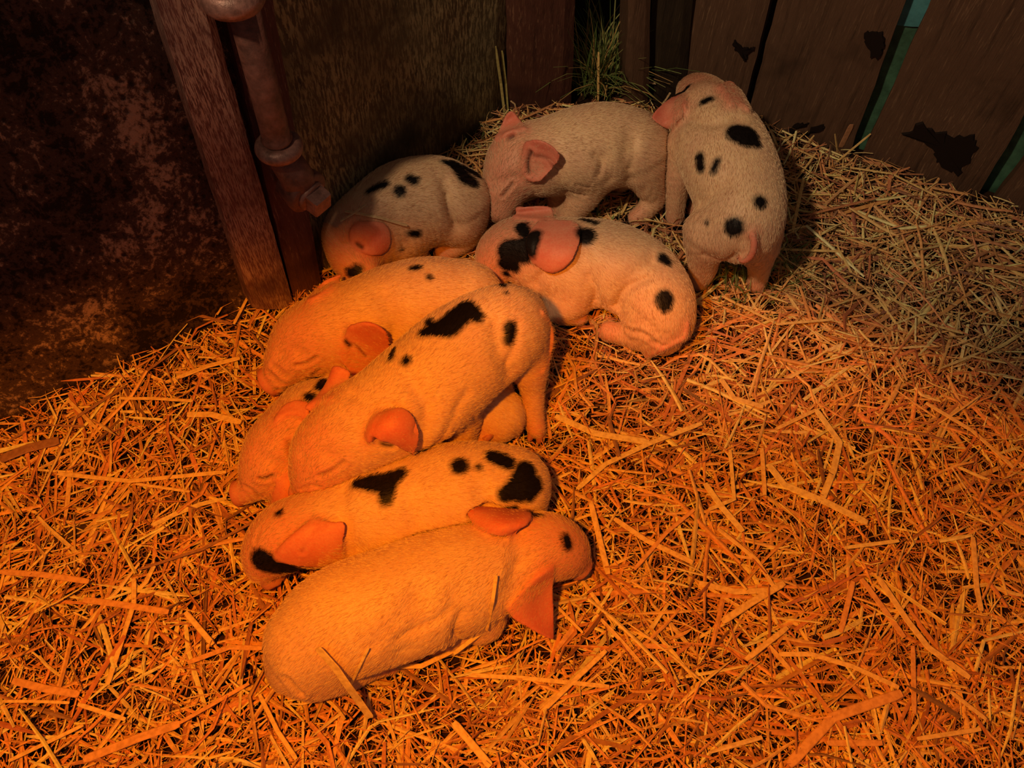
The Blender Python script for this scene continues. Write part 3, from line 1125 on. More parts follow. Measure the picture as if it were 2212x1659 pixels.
def strand_batch(n, L, wd, lift, tilt, region, rows=4, bend=0.15, coher=0.7, crease=0.25, margin=0.002, align=None):
    """flat bent ribbons with a raised middle rib: rows x 3 vertices each"""
    x0, x1, y0, y1 = region
    x = rng.uniform(x0, x1, n)
    y = rng.uniform(y0, y1, n)
    ok = inside_pen(x, y, 0.004)
    # keep to what the photograph could see, with a margin
    rel = np.stack([x, y, np.zeros(n)], 1) - CAM
    dz = rel @ _f
    uu = (rel @ _r) / dz * FPX
    vv = (rel @ _u) / dz * FPX
    ok &= (np.abs(uu) < W / 2 + 260) & (np.abs(vv) < H_ / 2 + 260)
    x, y = x[ok], y[ok]
    n = len(x)
    l = rng.uniform(L[0], L[1], n) ** 1.0
    w = rng.uniform(wd[0], wd[1], n)
    flow = (vnoise(x * 4 + 7, y * 4 + 1) * 2.2 + 0.6) * math.pi
    a = flow + rng.normal(0, coher, n)
    b = rng.normal(0, bend, n)
    kink = rng.random(n) < 0.25
    b2 = np.where(kink, rng.normal(0, 0.7, n), 0)
    s = np.linspace(-0.5, 0.5, rows)
    ang = a[:, None] + b[:, None] * s[None] * 2 + b2[:, None] * (s[None] > 0)
    stp = l[:, None] / (rows - 1)
    dx = np.cos(ang) * stp
    dy = np.sin(ang) * stp
    X = x[:, None] + np.cumsum(dx, 1) - dx.sum(1)[:, None] / 2
    Y = y[:, None] + np.cumsum(dy, 1) - dy.sum(1)[:, None] / 2
    lf = rng.uniform(lift[0], lift[1], n)
    tl = rng.normal(0, tilt, n)
    Z = ground(X, Y) + lf[:, None] + np.abs(tl[:, None] * l[:, None]) * 0.5 + s[None] * tl[:, None] * l[:, None]
    mid = np.stack([X, Y, Z], -1)
    ok = np.ones(n, bool)
    for r in range(rows):
        ok &= clear_of_pigs(mid[:, r], margin)
        ok &= inside_pen(mid[:, r, 0], mid[:, r, 1], 0.001)
    mid, ang, w, l = mid[ok], ang[ok], w[ok], l[ok]
    n = len(mid)
    side = np.stack([-np.sin(ang), np.cos(ang), np.zeros_like(ang)], -1)
    roll = rng.normal(0, 0.45, n)
    sd = side * np.cos(roll)[:, None, None]
    sd[..., 2] = np.sin(roll)[:, None]
    taper = np.ones((n, rows))
    taper[:, 0] = rng.uniform(0.25, 1, n)
    taper[:, -1] = rng.uniform(0.15, 1, n)
    hw = (w[:, None] * taper * 0.5)[..., None]
    rib = np.zeros_like(mid)
    rib[..., 2] = w[:, None] * crease
    vv = np.stack([mid - sd * hw, mid + rib, mid + sd * hw], 2)   # n,rows,3,3
    Vv = vv.reshape(-1, 3)
    base = (np.arange(n) * rows * 3)[:, None, None]
    r = np.arange(rows - 1)[None, :, None] * 3
    c = np.arange(2)[None, None, :]
    q0 = base + r + c
    Qq = np.stack([q0, q0 + 1, q0 + 4, q0 + 3], -1).reshape(-1, 4)
    return Vv, Qq, n, rows * 3


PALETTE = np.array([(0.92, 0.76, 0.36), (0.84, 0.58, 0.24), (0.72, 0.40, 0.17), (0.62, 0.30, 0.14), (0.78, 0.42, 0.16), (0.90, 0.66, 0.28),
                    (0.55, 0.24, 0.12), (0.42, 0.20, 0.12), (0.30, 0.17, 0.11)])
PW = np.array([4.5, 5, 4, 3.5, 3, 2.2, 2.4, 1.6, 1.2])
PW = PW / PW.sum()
PWD = np.array([1.0, 1.5, 2, 3, 2, 0.3, 3.5, 5, 5])  # browner old chaff underneath, also puts shade into the straw gaps
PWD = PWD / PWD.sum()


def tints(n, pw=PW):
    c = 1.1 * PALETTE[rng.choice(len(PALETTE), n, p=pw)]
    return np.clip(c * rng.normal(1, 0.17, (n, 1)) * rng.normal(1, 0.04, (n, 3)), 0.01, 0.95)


REG = (-1.1, 1.35, -0.35, 1.55)
VS, QS, CS = [], [], []
off = 0
for spec in (
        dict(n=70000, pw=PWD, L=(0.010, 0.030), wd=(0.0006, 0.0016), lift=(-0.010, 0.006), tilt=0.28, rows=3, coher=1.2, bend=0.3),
        dict(n=60000, L=(0.016, 0.045), wd=(0.0010, 0.0024), lift=(-0.002, 0.010), tilt=0.22, rows=4, coher=1.1, bend=0.18),
        dict(n=24000, L=(0.030, 0.075), wd=(0.0022, 0.0042), lift=(0.000, 0.012), tilt=0.12, rows=4, coher=1.0, bend=0.08),
        dict(n=5200, L=(0.04, 0.13), wd=(0.0034, 0.0062), lift=(0.004, 0.015), tilt=0.06, rows=4, coher=0.9, bend=0.06)):
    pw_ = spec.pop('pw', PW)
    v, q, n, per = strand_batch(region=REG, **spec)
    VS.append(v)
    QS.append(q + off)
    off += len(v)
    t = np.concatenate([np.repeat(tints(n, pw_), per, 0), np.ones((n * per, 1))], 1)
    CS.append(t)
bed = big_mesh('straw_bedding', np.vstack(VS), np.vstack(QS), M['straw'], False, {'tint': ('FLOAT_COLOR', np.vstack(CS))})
tag(bed, 'deep bed of chopped golden straw covering the floor of the pen', 'straw', kind='stuff')
print('straw', off, time.time() - T0)

# ------------------------------------------------------------------ single straws


def stalk(label, pts, w, lift=0.016, tint=(0.84, 0.56, 0.22), flat=0.30, zs=None, name='straw_stalk', on=None, group='loose straw stalks'):
    """a flattened hollow-looking stalk along pixel points; lies on the bedding (or on a piglet when on is given)"""
    P = []
    for i, (x, y) in enumerate(pts):
        if zs is not None:
            p = on_z(x, y, zs[i])
        elif on is not None:
            pg = PG[ORDER.index(on)]
            p, hit = pg.trace(x, y)
            if not hit:
                p = on_z(x, y, 0.02)
            p = p + np.array([0, 0, 0.004])
        else:
            z = lift
            for _ in range(3):
                p = on_z(x, y, z)
                z = float(ground(p[0], p[1])) + lift
            p = on_z(x, y, z)
        P.append(p)
    P = np.array(P)
    # straight between its kinks, like real straw
    C = [P[0]]
    for a, b in zip(P[:-1], P[1:]):
        C += [a * (1 - t) + b * t for t in (0.12, 0.5, 0.88, 1.0)]
    C = np.array(C)
    wd = w * px_size(C.mean(0))
    T = np.gradient(C, axis=0)
    T /= np.linalg.norm(T, axis=1)[:, None]
    up = np.tile(np.array([0, 0, 1.0]), (len(C), 1))
    if abs(T[:, 2]).mean() > 0.75:
        up = np.tile(np.array([0, -1.0, 0.3]), (len(C), 1))
    S = np.cross(T, up)
    S /= np.linalg.norm(S, axis=1)[:, None]
    U = np.cross(S, T)
    seg = 10
    V, F = [], []
    n = len(C)
    for i in range(n):
        tp = 1.0 if 0 < i < n - 1 else 0.75
        for j in range(seg):
            a = 2 * math.pi * j / seg
            groove = 1 - 0.35 * (j in (2, 3))
            V.append(C[i] + S[i] * (math.cos(a) * wd / 2 * tp) + U[i] * (math.sin(a) * wd / 2 * flat * tp * groove))
    for i in range(n - 1):
        for j in range(seg):
            F.append((i * seg + j, i * seg + (j + 1) % seg, (i + 1) * seg + (j + 1) % seg, (i + 1) * seg + j))
    F.append(tuple(reversed(range(seg))))
    F.append(tuple((n - 1) * seg + j for j in range(seg)))
    o = link_mesh(name, V, F, M['straw'], None, False)
    a = o.data.attributes.new('tint', 'FLOAT_COLOR', 'POINT')
    a.data.foreach_set('color', np.tile(np.array([*tint, 1.0], np.float32), len(V)))
    # origin at its middle
    c = Vector(C[len(C) // 2])
    o.data.transform(Matrix.Translation(-c))
    o.location = c
    tag(o, label, 'straw', group)
    return o


YEL, GOLD, RUST, BRN, GRN, PALE = (0.97, 0.80, 0.34), (0.95, 0.70, 0.28), (0.85, 0.48, 0.20), (0.40, 0.22, 0.15), (0.42, 0.42, 0.14), (0.80, 0.62, 0.36)
STALKS = [
    ('broad pale straw blade just right of the standing middle piglet\'s hind hoof', [(1200, 898), (1285, 936), (1402, 955)], 14, YEL),
    ('long curved straw crossing the tip of the broad blade right of the hind hoof', [(1247, 1056), (1308, 1002), (1402, 958), (1516, 914)], 10, YEL),
    ('wide straw with a sharp elbow bend in the middle of the open bedding', [(1763, 885), (1814, 955), (1801, 1015), (1776, 1078)], 13, YEL),
    ('long flat straw running down to the right below the elbow-bent straw', [(1662, 1006), (1694, 1047), (1785, 1085), (1874, 1129)], 15, YEL),
    ('broad flat straw right of the front piglet\'s snout, slanting down to the right', [(1523, 1044), (1558, 1094), (1605, 1148)], 13, YEL),
    ('thin hooked straw above the broad slanting straw right of the snout', [(1577, 971), (1586, 1078), (1532, 1100)], 8, YEL),
    ('short upright straw beside the hooked straw in the open bedding', [(1646, 968), (1652, 1069)], 9, GOLD),
    ('bent straw lying below the curled piglet\'s tail', [(1558, 819), (1586, 860), (1649, 879)], 11, GOLD),
    ('straw running left from the top of the elbow-bent straw', [(1763, 885), (1675, 927)], 8, GOLD),
    ('straw lying just right of the front piglet\'s snout', [(1276, 1085), (1295, 1164), (1314, 1240)], 12, GOLD),
    ('straw running down to the right from above the front piglet\'s snout', [(1327, 1120), (1396, 1167), (1497, 1215)], 11, GOLD),
    ('narrow straw curving down to the right, right of the broad slanting straw', [(1551, 1142), (1634, 1208), (1672, 1268)], 9, GOLD),
    ('straw lying level at the foot of the narrow curving straw', [(1510, 1259), (1589, 1278), (1672, 1275)], 12, GOLD),
    ('short thick straw rising to the right below the level straw', [(1560, 1343), (1625, 1300), (1694, 1259)], 14, GOLD),
    ('bright yellow narrow straw at the right of the open bedding', [(1825, 1183), (1942, 1168)], 8, (0.95, 0.80, 0.35)),
    ('widest flat straw near the bottom right corner, rising to the right', [(1704, 1653), (1800, 1549), (1948, 1497)], 20, RUST),
    ('straw slanting down to the right above the widest straw', [(1861, 1250), (1954, 1377)], 12, RUST),
    ('long curved grey-gold straw running towards the bottom right corner', [(1897, 1247), (1960, 1340), (2005, 1398), (2095, 1464)], 13, GOLD),
    ('straw leaning down to the left in the fan of straws at right', [(1843, 1256), (1816, 1365)], 11, RUST),
    ('long wavy straw above the widest straw at bottom right', [(1683, 1413), (1752, 1413), (1843, 1440), (1942, 1485)], 10, GOLD),
    ('straw rising to the right at the left end of the wavy straw', [(1611, 1425), (1701, 1355)], 11, GOLD),
    ('level straw at the bottom edge right of the widest straw', [(1786, 1605), (1906, 1605)], 12, RUST),
    ('upright straw near the bottom right corner', [(1972, 1395), (1975, 1542)], 10, RUST),
    ('level dull straw in the bottom right corner', [(1981, 1596), (2119, 1575)], 9, GOLD),
    ('dull straw slanting down to the right in the bottom right corner', [(2053, 1494), (2131, 1554)], 9, GOLD),
    ('tall straw running down through the right edge of the bedding', [(2102, 1160), (2110, 1270), (2120, 1320)], 11, GOLD),
    ('long level straw at the left edge below the buried timber', [(0, 1235), (90, 1241), (192, 1256)], 12, RUST),
    ('flat orange straw left of the front piglet\'s rump', [(180, 1295), (271, 1307), (364, 1322)], 13, RUST),
    ('long curved straw crossing under the flat orange straw at left', [(289, 1250), (289, 1304), (265, 1377), (232, 1479)], 10, GOLD),
    ('thick straw at the left edge near the bottom left corner', [(27, 1470), (100, 1488), (171, 1500)], 15, RUST),
    ('thin level straw under the thick straw at bottom left', [(6, 1515), (80, 1515), (150, 1518)], 6, GOLD),
    ('straw rising to the right in the bottom left corner', [(18, 1644), (180, 1566)], 8, GOLD),
    ('straw slanting down to the right at bottom left', [(168, 1521), (271, 1554)], 9, GOLD),
    ('thin straight straw pointing at the front piglet\'s rump from bottom left', [(385, 1563), (538, 1476)], 8, RUST),
    ('short stout straw slanting down to the right beside the front piglet\'s rump', [(400, 1322), (460, 1392)], 11, GOLD),
    ('thick curved straw near the bottom edge left of centre', [(180, 1641), (301, 1593), (388, 1563)], 17, RUST),
    ('curved straw touching the front piglet\'s rump from the left', [(406, 1431), (496, 1398), (566, 1400)], 10, RUST),
    ('long level straw ending at the snout of the squeezed piglet', [(124, 1023), (280, 1039), (489, 1019)], 9, GOLD),
    ('long thin level straw left of the red-eared piglet\'s snout', [(257, 860), (340, 861), (417, 866)], 7, GOLD),
    ('paired straw blade rising to the right above the long thin level straw', [(388, 814), (450, 790), (518, 773)], 10, GOLD),
    ('broad short straw left of the squeezed piglet\'s ear', [(404, 895), (456, 895), (521, 912)], 13, GOLD),
    ('arched grey-brown stem lying against the foot of the left wall', [(362, 707), (430, 681), (502, 700)], 7, BRN),
    ('straw standing up at the foot of the leaning post', [(505, 700), (537, 638)], 6, GOLD),
    ('thin straw standing up left of the leaning post\'s foot', [(469, 680), (505, 619)], 4, GOLD),
    ('straight grey-brown straw lying along the left wall', [(147, 912), (270, 834)], 7, BRN),
    ('kinked thin straw at the left edge beside the wall', [(10, 957), (81, 917), (182, 921)], 5, BRN),
    ('broad brown straw bundle at the left edge under the wall', [(0, 992), (60, 968), (127, 951)], 20, BRN),
    ('thin straw sloping under the long level straw at left', [(293, 1045), (410, 1062)], 6, GOLD),
    ('grey curved stem along the left wall\'s foot', [(303, 811), (384, 752), (430, 749)], 6, BRN),
    ('slender brown straw left of the piglets, pointing at the lower piglet\'s head', [(300, 1230), (440, 1185), (560, 1120)], 6, BRN),
    ('long straw lying level across the bedding in front of the fence', [(1836, 362), (1926, 375), (2026, 425)], 5, GOLD),
    ('short orange straw against the fence at right', [(2012, 405), (2091, 420)], 7, RUST),
    ('straw slanting down beside the fence-facing piglet\'s flank', [(1736, 384), (1712, 502)], 6, GOLD),
    ('thin level straw right of the fence-facing piglet\'s hind leg', [(1669, 538), (1822, 543)], 6, GOLD),
    ('thin stalk at the right edge of the bedding near the fence', [(2110, 480), (2212, 500)], 5, BRN),
    ('thick straw under the front piglet\'s belly with a bend', [(787, 1469), (829, 1439), (910, 1439), (990, 1400)], 10, GOLD),
    ('long level straw below the front piglet', [(1012, 1458), (1136, 1465), (1316, 1483)], 9, GOLD),
    ('straw rising to the right below the front piglet\'s ear', [(1175, 1533), (1240, 1470), (1309, 1405)], 10, GOLD),
    ('thin straw right of the front piglet\'s hanging ear', [(1194, 1300), (1259, 1367)], 6, GOLD),
    ('straw slanting at the bottom edge left of centre', [(560, 1500), (600, 1580), (640, 1640)], 9, GOLD),
    ('flat straw at the bottom edge below the front piglet', [(980, 1560), (1030, 1620), (1060, 1655)], 15, GOLD),
    ('long straw in the open bedding below the curled piglet', [(1500, 1100), (1440, 1150), (1370, 1230)], 8, RUST),
    ('slanting straw at the right edge above the dark corner', [(2000, 870), (2100, 930), (2190, 1010)], 9, GOLD),
    ('thin straw in the upper right bedding', [(1920, 640), (2010, 700), (2080, 720)], 6, GOLD),
    ('long thin straw right of the curled piglet', [(1560, 640), (1680, 700), (1800, 690)], 6, GOLD),
]
for lab, pts, w, tint in STALKS:
    stalk(lab, pts, w * 1.08, 0.0205, tint)


def wall_stalk(label, pts, w, tint, plane, off=0.012, name='straw_stalk', group='straw standing against the walls'):
    P = [plane.at(x, y) + plane.n * off for x, y in pts]
    stalk(label, pts, w, tint=tint, zs=[max(0.004, p[2]) for p in P], group=group, name=name)


wall_stalk('upright straw standing against the fence between the second and third plank', [(1804, 289), (1812, 350), (1822, 425)], 8, GOLD, PL_FENCE, 0.05)
wall_stalk('short upright straw beside the fence-facing piglet\'s back', [(1673, 292), (1673, 362)], 7, GOLD, PL_FENCE, 0.04)
wall_stalk('thin straw leaning across the green gap', [(1777, 375), (1881, 289)], 5, GOLD, PL_FENCE, 0.03)
wall_stalk('slender straw leaning up right of the fence-facing piglet', [(1723, 335), (1759, 292)], 4, GOLD, PL_FENCE, 0.03)
wall_stalk('brown bark chip wedged in the green gap', [(1816, 318), (1840, 269)], 12, (0.45, 0.24, 0.13), PL_FENCE, 0.02, 'bark_chip')
wall_stalk('tall green-yellow straw standing in the back corner, left one', [(1070, 100), (1082, 180), (1092, 262)], 6, (0.50, 0.46, 0.18), PL_BACK, 0.02)
wall_stalk('tall green-yellow straw standing in the back corner, right one', [(1084, 110), (1092, 180), (1098, 258)], 6, (0.46, 0.44, 0.16), PL_BACK, 0.015)
wall_stalk('curly thin straw above the pale piglet\'s far ear', [(1103, 218), (1112, 225), (1118, 250)], 3.5, PALE, PL_MID, 0.03)
wall_stalk('left of the two thin straws standing behind the shaded piglet', [(860, 322), (848, 368)], 3, (0.40, 0.42, 0.14), PL_BACK, 0.01)
wall_stalk('right of the two thin straws standing behind the shaded piglet', [(872, 326), (858, 366)], 3, (0.36, 0.38, 0.13), PL_BACK, 0.02)
wall_stalk('folded straw stub stuck on the post beside the fence-facing piglet\'s ear', [(1388, 174), (1416, 181)], 7, PALE, PL_MID, 0.03)
wall_stalk('straw stem hanging behind the fence-facing piglet\'s ear', [(1448, 200), (1440, 212), (1430, 226)], 5, PALE, PL_MID, 0.05)
wall_stalk('orange straw standing among the green grass in the gap', [(1293, 113), (1292, 217)], 5, GOLD, PL_MID, 0.0)


def body_stalk(label, pts, w, tint, pig, off=0.004, group='straw lying on the piglets', least=None):
    pg = PG[ORDER.index(pig)]
    zs = []
    for (x, y) in pts:
        p, hit = pg.trace(x, y, pg.sdf)
        p = p - ray(x, y) * off
        zs.append(max(p[2], 0.012, least[len(zs)] if least else 0))
    stalk(label, pts, w, tint=tint, zs=zs, group=group)


body_stalk('long pale straw lying across the shaded piglet\'s shoulder', [(745, 456), (770, 460), (820, 470), (880, 487)], 8, PALE, 'in_shade')
body_stalk('thin straw crossing the long pale straw on the shaded piglet', [(735, 478), (765, 460), (790, 441)], 5, PALE, 'in_shade', 0.010)
body_stalk('broad yellow straw blade leaning on the front piglet\'s rump', [(686, 1400), (723, 1441), (752, 1483), (775, 1515), (800, 1550)], 20, (0.95, 0.75, 0.30), 'front', 0.012, least=[0, .11, .095, .065, .012])
body_stalk('thin straw rising beside the broad yellow blade at the front piglet', [(755, 1485), (775, 1443), (796, 1400)], 6, YEL, 'front', 0.008)
body_stalk('straw standing up along the front piglet\'s flank', [(1072, 1243), (1064, 1300), (1051, 1362)], 8, GOLD, 'front', 0.010)
stalk('long straw leaning up to the front piglet\'s hanging ear', [(980, 1412), (1040, 1366), (1086, 1324)], 10, tint=YEL, zs=[0.025, 0.05, 0.065])

# ------------------------------------------------------------------ slabs: walls, posts, planks


def slab(name, plane, quad, thick, mat, parent=None, bev=0.004, zmin=-0.03, nz=14, nx=6, wob=0.002, seed=0, ztop=0.85, grow=(0, 0)):
    """quad: pixels TL, TR, BR, BL on the plane; extruded away from the camera side"""
    r = np.random.default_rng(seed)
    TL, TR, BR, BL = [plane.at(*q) for q in quad]
    if ztop:
        TL = BL + (TL - BL) * ((ztop - BL[2]) / (TL[2] - BL[2]))
        TR = BR + (TR - BR) * ((ztop - BR[2]) / (TR[2] - BR[2]))
    TL, BL = TL + plane.t * grow[0], BL + plane.t * grow[0]
    TR, BR = TR + plane.t * grow[1], BR + plane.t * grow[1]
    F0 = []
    for i in range(nz + 1):
        v = i / nz
        a = TL * (1 - v) + BL * v
        b = TR * (1 - v) + BR * v
        for j in range(nx + 1):
            u = j / nx
            p = a * (1 - u) + b * u
            s = wob * (vnoise(v * 9 + seed, u * 5 + seed * 3) - 0.5) * 2
            e = min(u, 1 - u)
            if e == 0:
                p = p + plane.t * (r.uniform(-1, 1) * wob * 0.6)
            rnd = -bev if e == 0 else 0.0
            F0.append(p + plane.n * (s + rnd))
    F0 = np.array(F0)
    B0 = F0 - plane.n * thick
    V = np.vstack([F0, B0])
    n = len(F0)
    idx = np.arange(n).reshape(nz + 1, nx + 1)
    F = []
    for i in range(nz):
        for j in range(nx):
            q = (idx[i, j], idx[i + 1, j], idx[i + 1, j + 1], idx[i, j + 1])
            F.append(q)
            F.append(tuple(x + n for x in reversed(q)))
    ring = list(idx[0, :]) + list(idx[1:, -1]) + list(idx[-1, :-1][::-1]) + list(idx[1:-1, 0][::-1])
    for a, b in zip(ring, ring[1:] + ring[:1]):
        F.append((a, b, b + n, a + n))
    o = link_mesh(name, V, F, mat, parent, False)
    if parent is None:
        c = Vector((V[:, :3].min(0) + V[:, :3].max(0)) / 2)
        o.data.transform(Matrix.Translation(-c))
        o.location = c
    return o


w = slab('wall_left', PL_LEFT, [(-260, -420), (560, -420), (612, 648), (-260, 1060)], 0.03, M['wall_left'], nx=20, nz=20, wob=0.004, seed=1, ztop=0.95, grow=(-0.7, 0))
tag(w, kind='structure')
w = slab('wall_back', PL_BACK, [(560, -260), (1110, -230), (1092, 262), (680, 620)], 0.03, M['wall_back'], nx=14, nz=16, wob=0.004, seed=2, ztop=0.95)
tag(w, kind='structure')
o = slab('wooden_post', PL_POST, [(262, -240), (392, -220), (640, 668), (548, 668)], 0.045, M['post'], nz=30, nx=6, wob=0.0015, seed=3, bev=0.006)
tag(o, 'reddish scraped wooden post leaning against the left wall', 'post')
PL_POST2 = Plane((600, 668), (700, 610), 0.018)
o = slab('wooden_post', PL_POST2, [(432, -220), (560, -200), (700, 625), (642, 668)], 0.045, M['post_dark'], nz=30, nx=5, wob=0.0015, seed=4, bev=0.006)
tag(o, 'dark wooden post carrying the rusty hinge', 'post')
o = slab('wooden_post', PL_MID, [(1092, -150), (1252, -150), (1232, 300), (1100, 300)], 0.07, M['post_red'], nz=24, nx=6, wob=0.003, seed=5, bev=0.010)
tag(o, 'broad reddish-brown post in the back corner left of the green grass', 'post')
PL_POST3 = Plane((1100, 262), (1480, 240), 0.02)
o = slab('wooden_post', PL_POST3, [(1362, -150), (1412, -150), (1400, 262), (1350, 262)], 0.07, M['plank'], nz=24, nx=4, wob=0.002, seed=6, bev=0.006)
tag(o, 'narrow brown post right of the green grass', 'post')
o = slab('wooden_post', PL_MID, [(1416, -150), (1512, -150), (1478, 262), (1400, 262)], 0.07, M['plank_dark'], nz=20, nx=4, wob=0.002, seed=7, bev=0.006)  # second face of the same post, its shade put into darker wood
tag(o, 'shaded face of the narrow brown post, next to the plank fence', 'post')
# boards seen deep inside the gap
PL_DEEP = Plane((1100, 262), (1480, 240), -0.16)
deep = slab('back_board', PL_DEEP, [(1235, -150), (1345, -150), (1335, 230), (1235, 230)], 0.02, M['plank_dark'], nz=10, nx=3, seed=8)
tag(deep, 'dark board behind the green grass in the gap', 'board')
# near-black wall added behind the gaps, its colour stands for the darkness there
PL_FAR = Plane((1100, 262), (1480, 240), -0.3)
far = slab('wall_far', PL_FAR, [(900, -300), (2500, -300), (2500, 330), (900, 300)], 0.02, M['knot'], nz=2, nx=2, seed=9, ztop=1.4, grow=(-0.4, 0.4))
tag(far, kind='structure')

fence = empty('plank_fence', tuple(PL_FENCE.at(1800, 340) * np.array([1, 1, 0])), 'fence of wide dark brown upright planks along the right side of the pen', 'fence')
planks = [
    [(1520, -150), (1701, -150), (1599, 262), (1450, 262)],
    [(1720, -150), (2013, -150), (1824, 362), (1597, 310)],
    [(2079, -150), (2454, -150), (2093, 452), (1845, 372)],
    [(2549, -100), (2900, -40), (2500, 580), (2116, 476)],
]
for i, q in enumerate(planks):
    slab('plank', PL_FENCE, q, 0.022, M['plank'], fence, nz=26, nx=6, wob=0.0022, seed=20 + i, bev=0.004)


def stain(name, plane, pts, off, parent):
    """a knot or torn scar in the plank: a shallow solid lens with the traced outline"""
    rs = np.random.default_rng(len(pts) * 31 + int(pts[0][0]))
    Q2 = []
    for a, b in zip(pts, list(pts[1:]) + [pts[0]]):
        for t in (0, 0.25, 0.5, 0.75):
            e = 0.07 * math.hypot(b[0] - a[0], b[1] - a[1]) + 0.8
            Q2.append((a[0] * (1 - t) + b[0] * t + rs.normal(0, e), a[1] * (1 - t) + b[1] * t + rs.normal(0, e)))
    P = np.array([plane.at(*p) for p in Q2])
    c = P.mean(0)
    n = len(P)
    V = [*(P - plane.n * 0.004), *(c + (P - c) * 0.9 + plane.n * off), c + plane.n * off]
    F = [(i, (i + 1) % n, n + (i + 1) % n, n + i) for i in range(n)] + [(n + i, n + (i + 1) % n, 2 * n) for i in range(n)]
    o = link_mesh(name, V, F, M['knot'], parent)
    return o


def blob(cx, cy, pts):
    return [(cx + x, cy + y) for x, y in pts]


stain('knot', PL_FENCE, [(1582, 84), (1596, 92), (1614, 106), (1632, 104), (1616, 114), (1610, 134), (1600, 118), (1588, 104)], 0.0035, fence)
stain('knot', PL_FENCE, [(1866, 70), (1890, 62), (1912, 68), (1908, 100), (1896, 132), (1882, 116), (1868, 96)], 0.0035, fence)
stain('knot', PL_FENCE, [(1942, 285), (1990, 268), (2020, 280), (2060, 290), (2110, 292), (2118, 318), (2100, 350), (2080, 378), (2050, 372), (2022, 350), (2010, 315), (1976, 300)], 0.0035, fence)
stain('crack', PL_FENCE, [(1706, 274), (1722, 264), (1750, 262), (1744, 270), (1726, 272), (1712, 284), (1700, 296)], 0.0035, fence)
stain('crack', PL_FENCE, [(1716, 300), (1750, 276), (1782, 268), (1786, 274), (1752, 286), (1724, 306)], 0.0035, fence)

PL_GREEN = Plane((1480, 240), (2212, 485), -0.030)
g = slab('green_panel', PL_GREEN, [(1780, -200), (2900, -200), (2560, 640), (1690, 330)], 0.01, M['green'], nz=3, nx=4, seed=30, wob=0.001)
tag(g, 'dark green painted panel seen through the gaps in the plank fence', 'panel')
PL_BLUE = Plane((1480, 240), (2212, 485), -0.0245)
g = slab('blue_board', PL_BLUE, [(1930, -200), (2120, -200), (2040, 62), (1900, 54)], 0.0045, M['blue'], nz=3, nx=2, seed=31, wob=0.0008)
tag(g, 'blue painted board at the top of the gap between fence planks', 'board')

# half-buried timber in the bedding at left
PT = on_z(130, 1185, 0.0), on_z(470, 1020, 0.0)
ax = PT[1] - PT[0]
L = np.linalg.norm(ax)
ax /= L
sd = np.array([-ax[1], ax[0], 0])
V, F = [], []
for i in range(15):
    t = i / 14
    c = PT[0] + ax * L * t + np.array([0, 0, 0.007])
    wdt = 0.016 + 0.003 * math.sin(i * 1.7)
    for (a, b) in ((-1, -0.6), (-0.9, 0.5), (0.2, 0.8 + 0.2 * math.sin(i)), (0.95, 0.4), (1, -0.6)):
        V.append(c + sd * (a * wdt) + np.array([0, 0, b * 0.010]))
for i in range(14):
    for j in range(5):
        F.append((i * 5 + j, i * 5 + (j + 1) % 5, (i + 1) * 5 + (j + 1) % 5, (i + 1) * 5 + j))
F.append((4, 3, 2, 1, 0))
F.append(tuple(14 * 5 + j for j in range(5)))
o = link_mesh('timber', V, F, M['timber'])
tag(o, 'dark rough timber half buried in the straw left of the squeezed piglet', 'timber')

# ------------------------------------------------------------------ rusty hinge
HP = Plane((600, 668), (700, 610), 0.045)


def revolve(profile, A, ax, seg=28):
    ax = ax / np.linalg.norm(ax)
    s = np.cross(ax, [0.31, 0.2, 0.93])
    s /= np.linalg.norm(s)
    t = np.cross(ax, s)
    V, F = [], []
    for (h, r) in profile:
        for j in range(seg):
            a = 2 * math.pi * j / seg
            V.append(A + ax * h + s * (r * math.cos(a)) + t * (r * math.sin(a)))
    for i in range(len(profile) - 1):
        for j in range(seg):
            F.append((i * seg + j, i * seg + (j + 1) % seg, (i + 1) * seg + (j + 1) % seg, (i + 1) * seg + j))
    F.append(tuple(reversed(range(seg))))
    F.append(tuple((len(profile) - 1) * seg + j for j in range(seg)))
    return V, F


top = HP.at(470, -200)
bot = HP.at(601, 312)
hinge = empty('gate_hinge', tuple(bot), 'rusty iron gate hinge with a thick rod and square-headed bolt on the dark post', 'hinge')
ppx = px_size(bot)
axp = bot - top
Lp = float(np.linalg.norm(axp))
u_ = axp / Lp
V, F = revolve([(0, .0165), (Lp - 0.03, .0165), (Lp - .012, .0168), (Lp - .010, .0185), (Lp - .006, .0165), (Lp + .01, .0165)], top, axp)
link_mesh('rod', V, F, M['pipe'], hinge, True)


def torus(C, ax, R, r, seg=36, ss=14, squash=1.0):
    ax = ax / np.linalg.norm(ax)
    s = np.cross(ax, [0.31, 0.2, 0.93])
    s /= np.linalg.norm(s)
    t = np.cross(ax, s)
    V, F = [], []
    for i in range(seg):
        a = 2 * math.pi * i / seg
        d = s * math.cos(a) + t * math.sin(a)
        for j in range(ss):
            b = 2 * math.pi * j / ss
            V.append(C + d * (R + r * math.cos(b)) + ax * (r * squash * math.sin(b)))
    for i in range(seg):
        for j in range(ss):
            F.append((i * ss + j, ((i + 1) % seg) * ss + j, ((i + 1) % seg) * ss + (j + 1) % ss, i * ss + (j + 1) % ss))
    return V, F


V, F = torus(bot + np.array([0, 0, -0.004]), axp, 0.019, 0.0095, squash=1.0)
link_mesh('ring', V, F, M['bolt'], hinge, True)
topc = HP.at(500, -12)
V, F = torus(topc, axp, 0.022, 0.011, squash=1.2)
link_mesh('collar', V, F, M['bolt'], hinge, True)
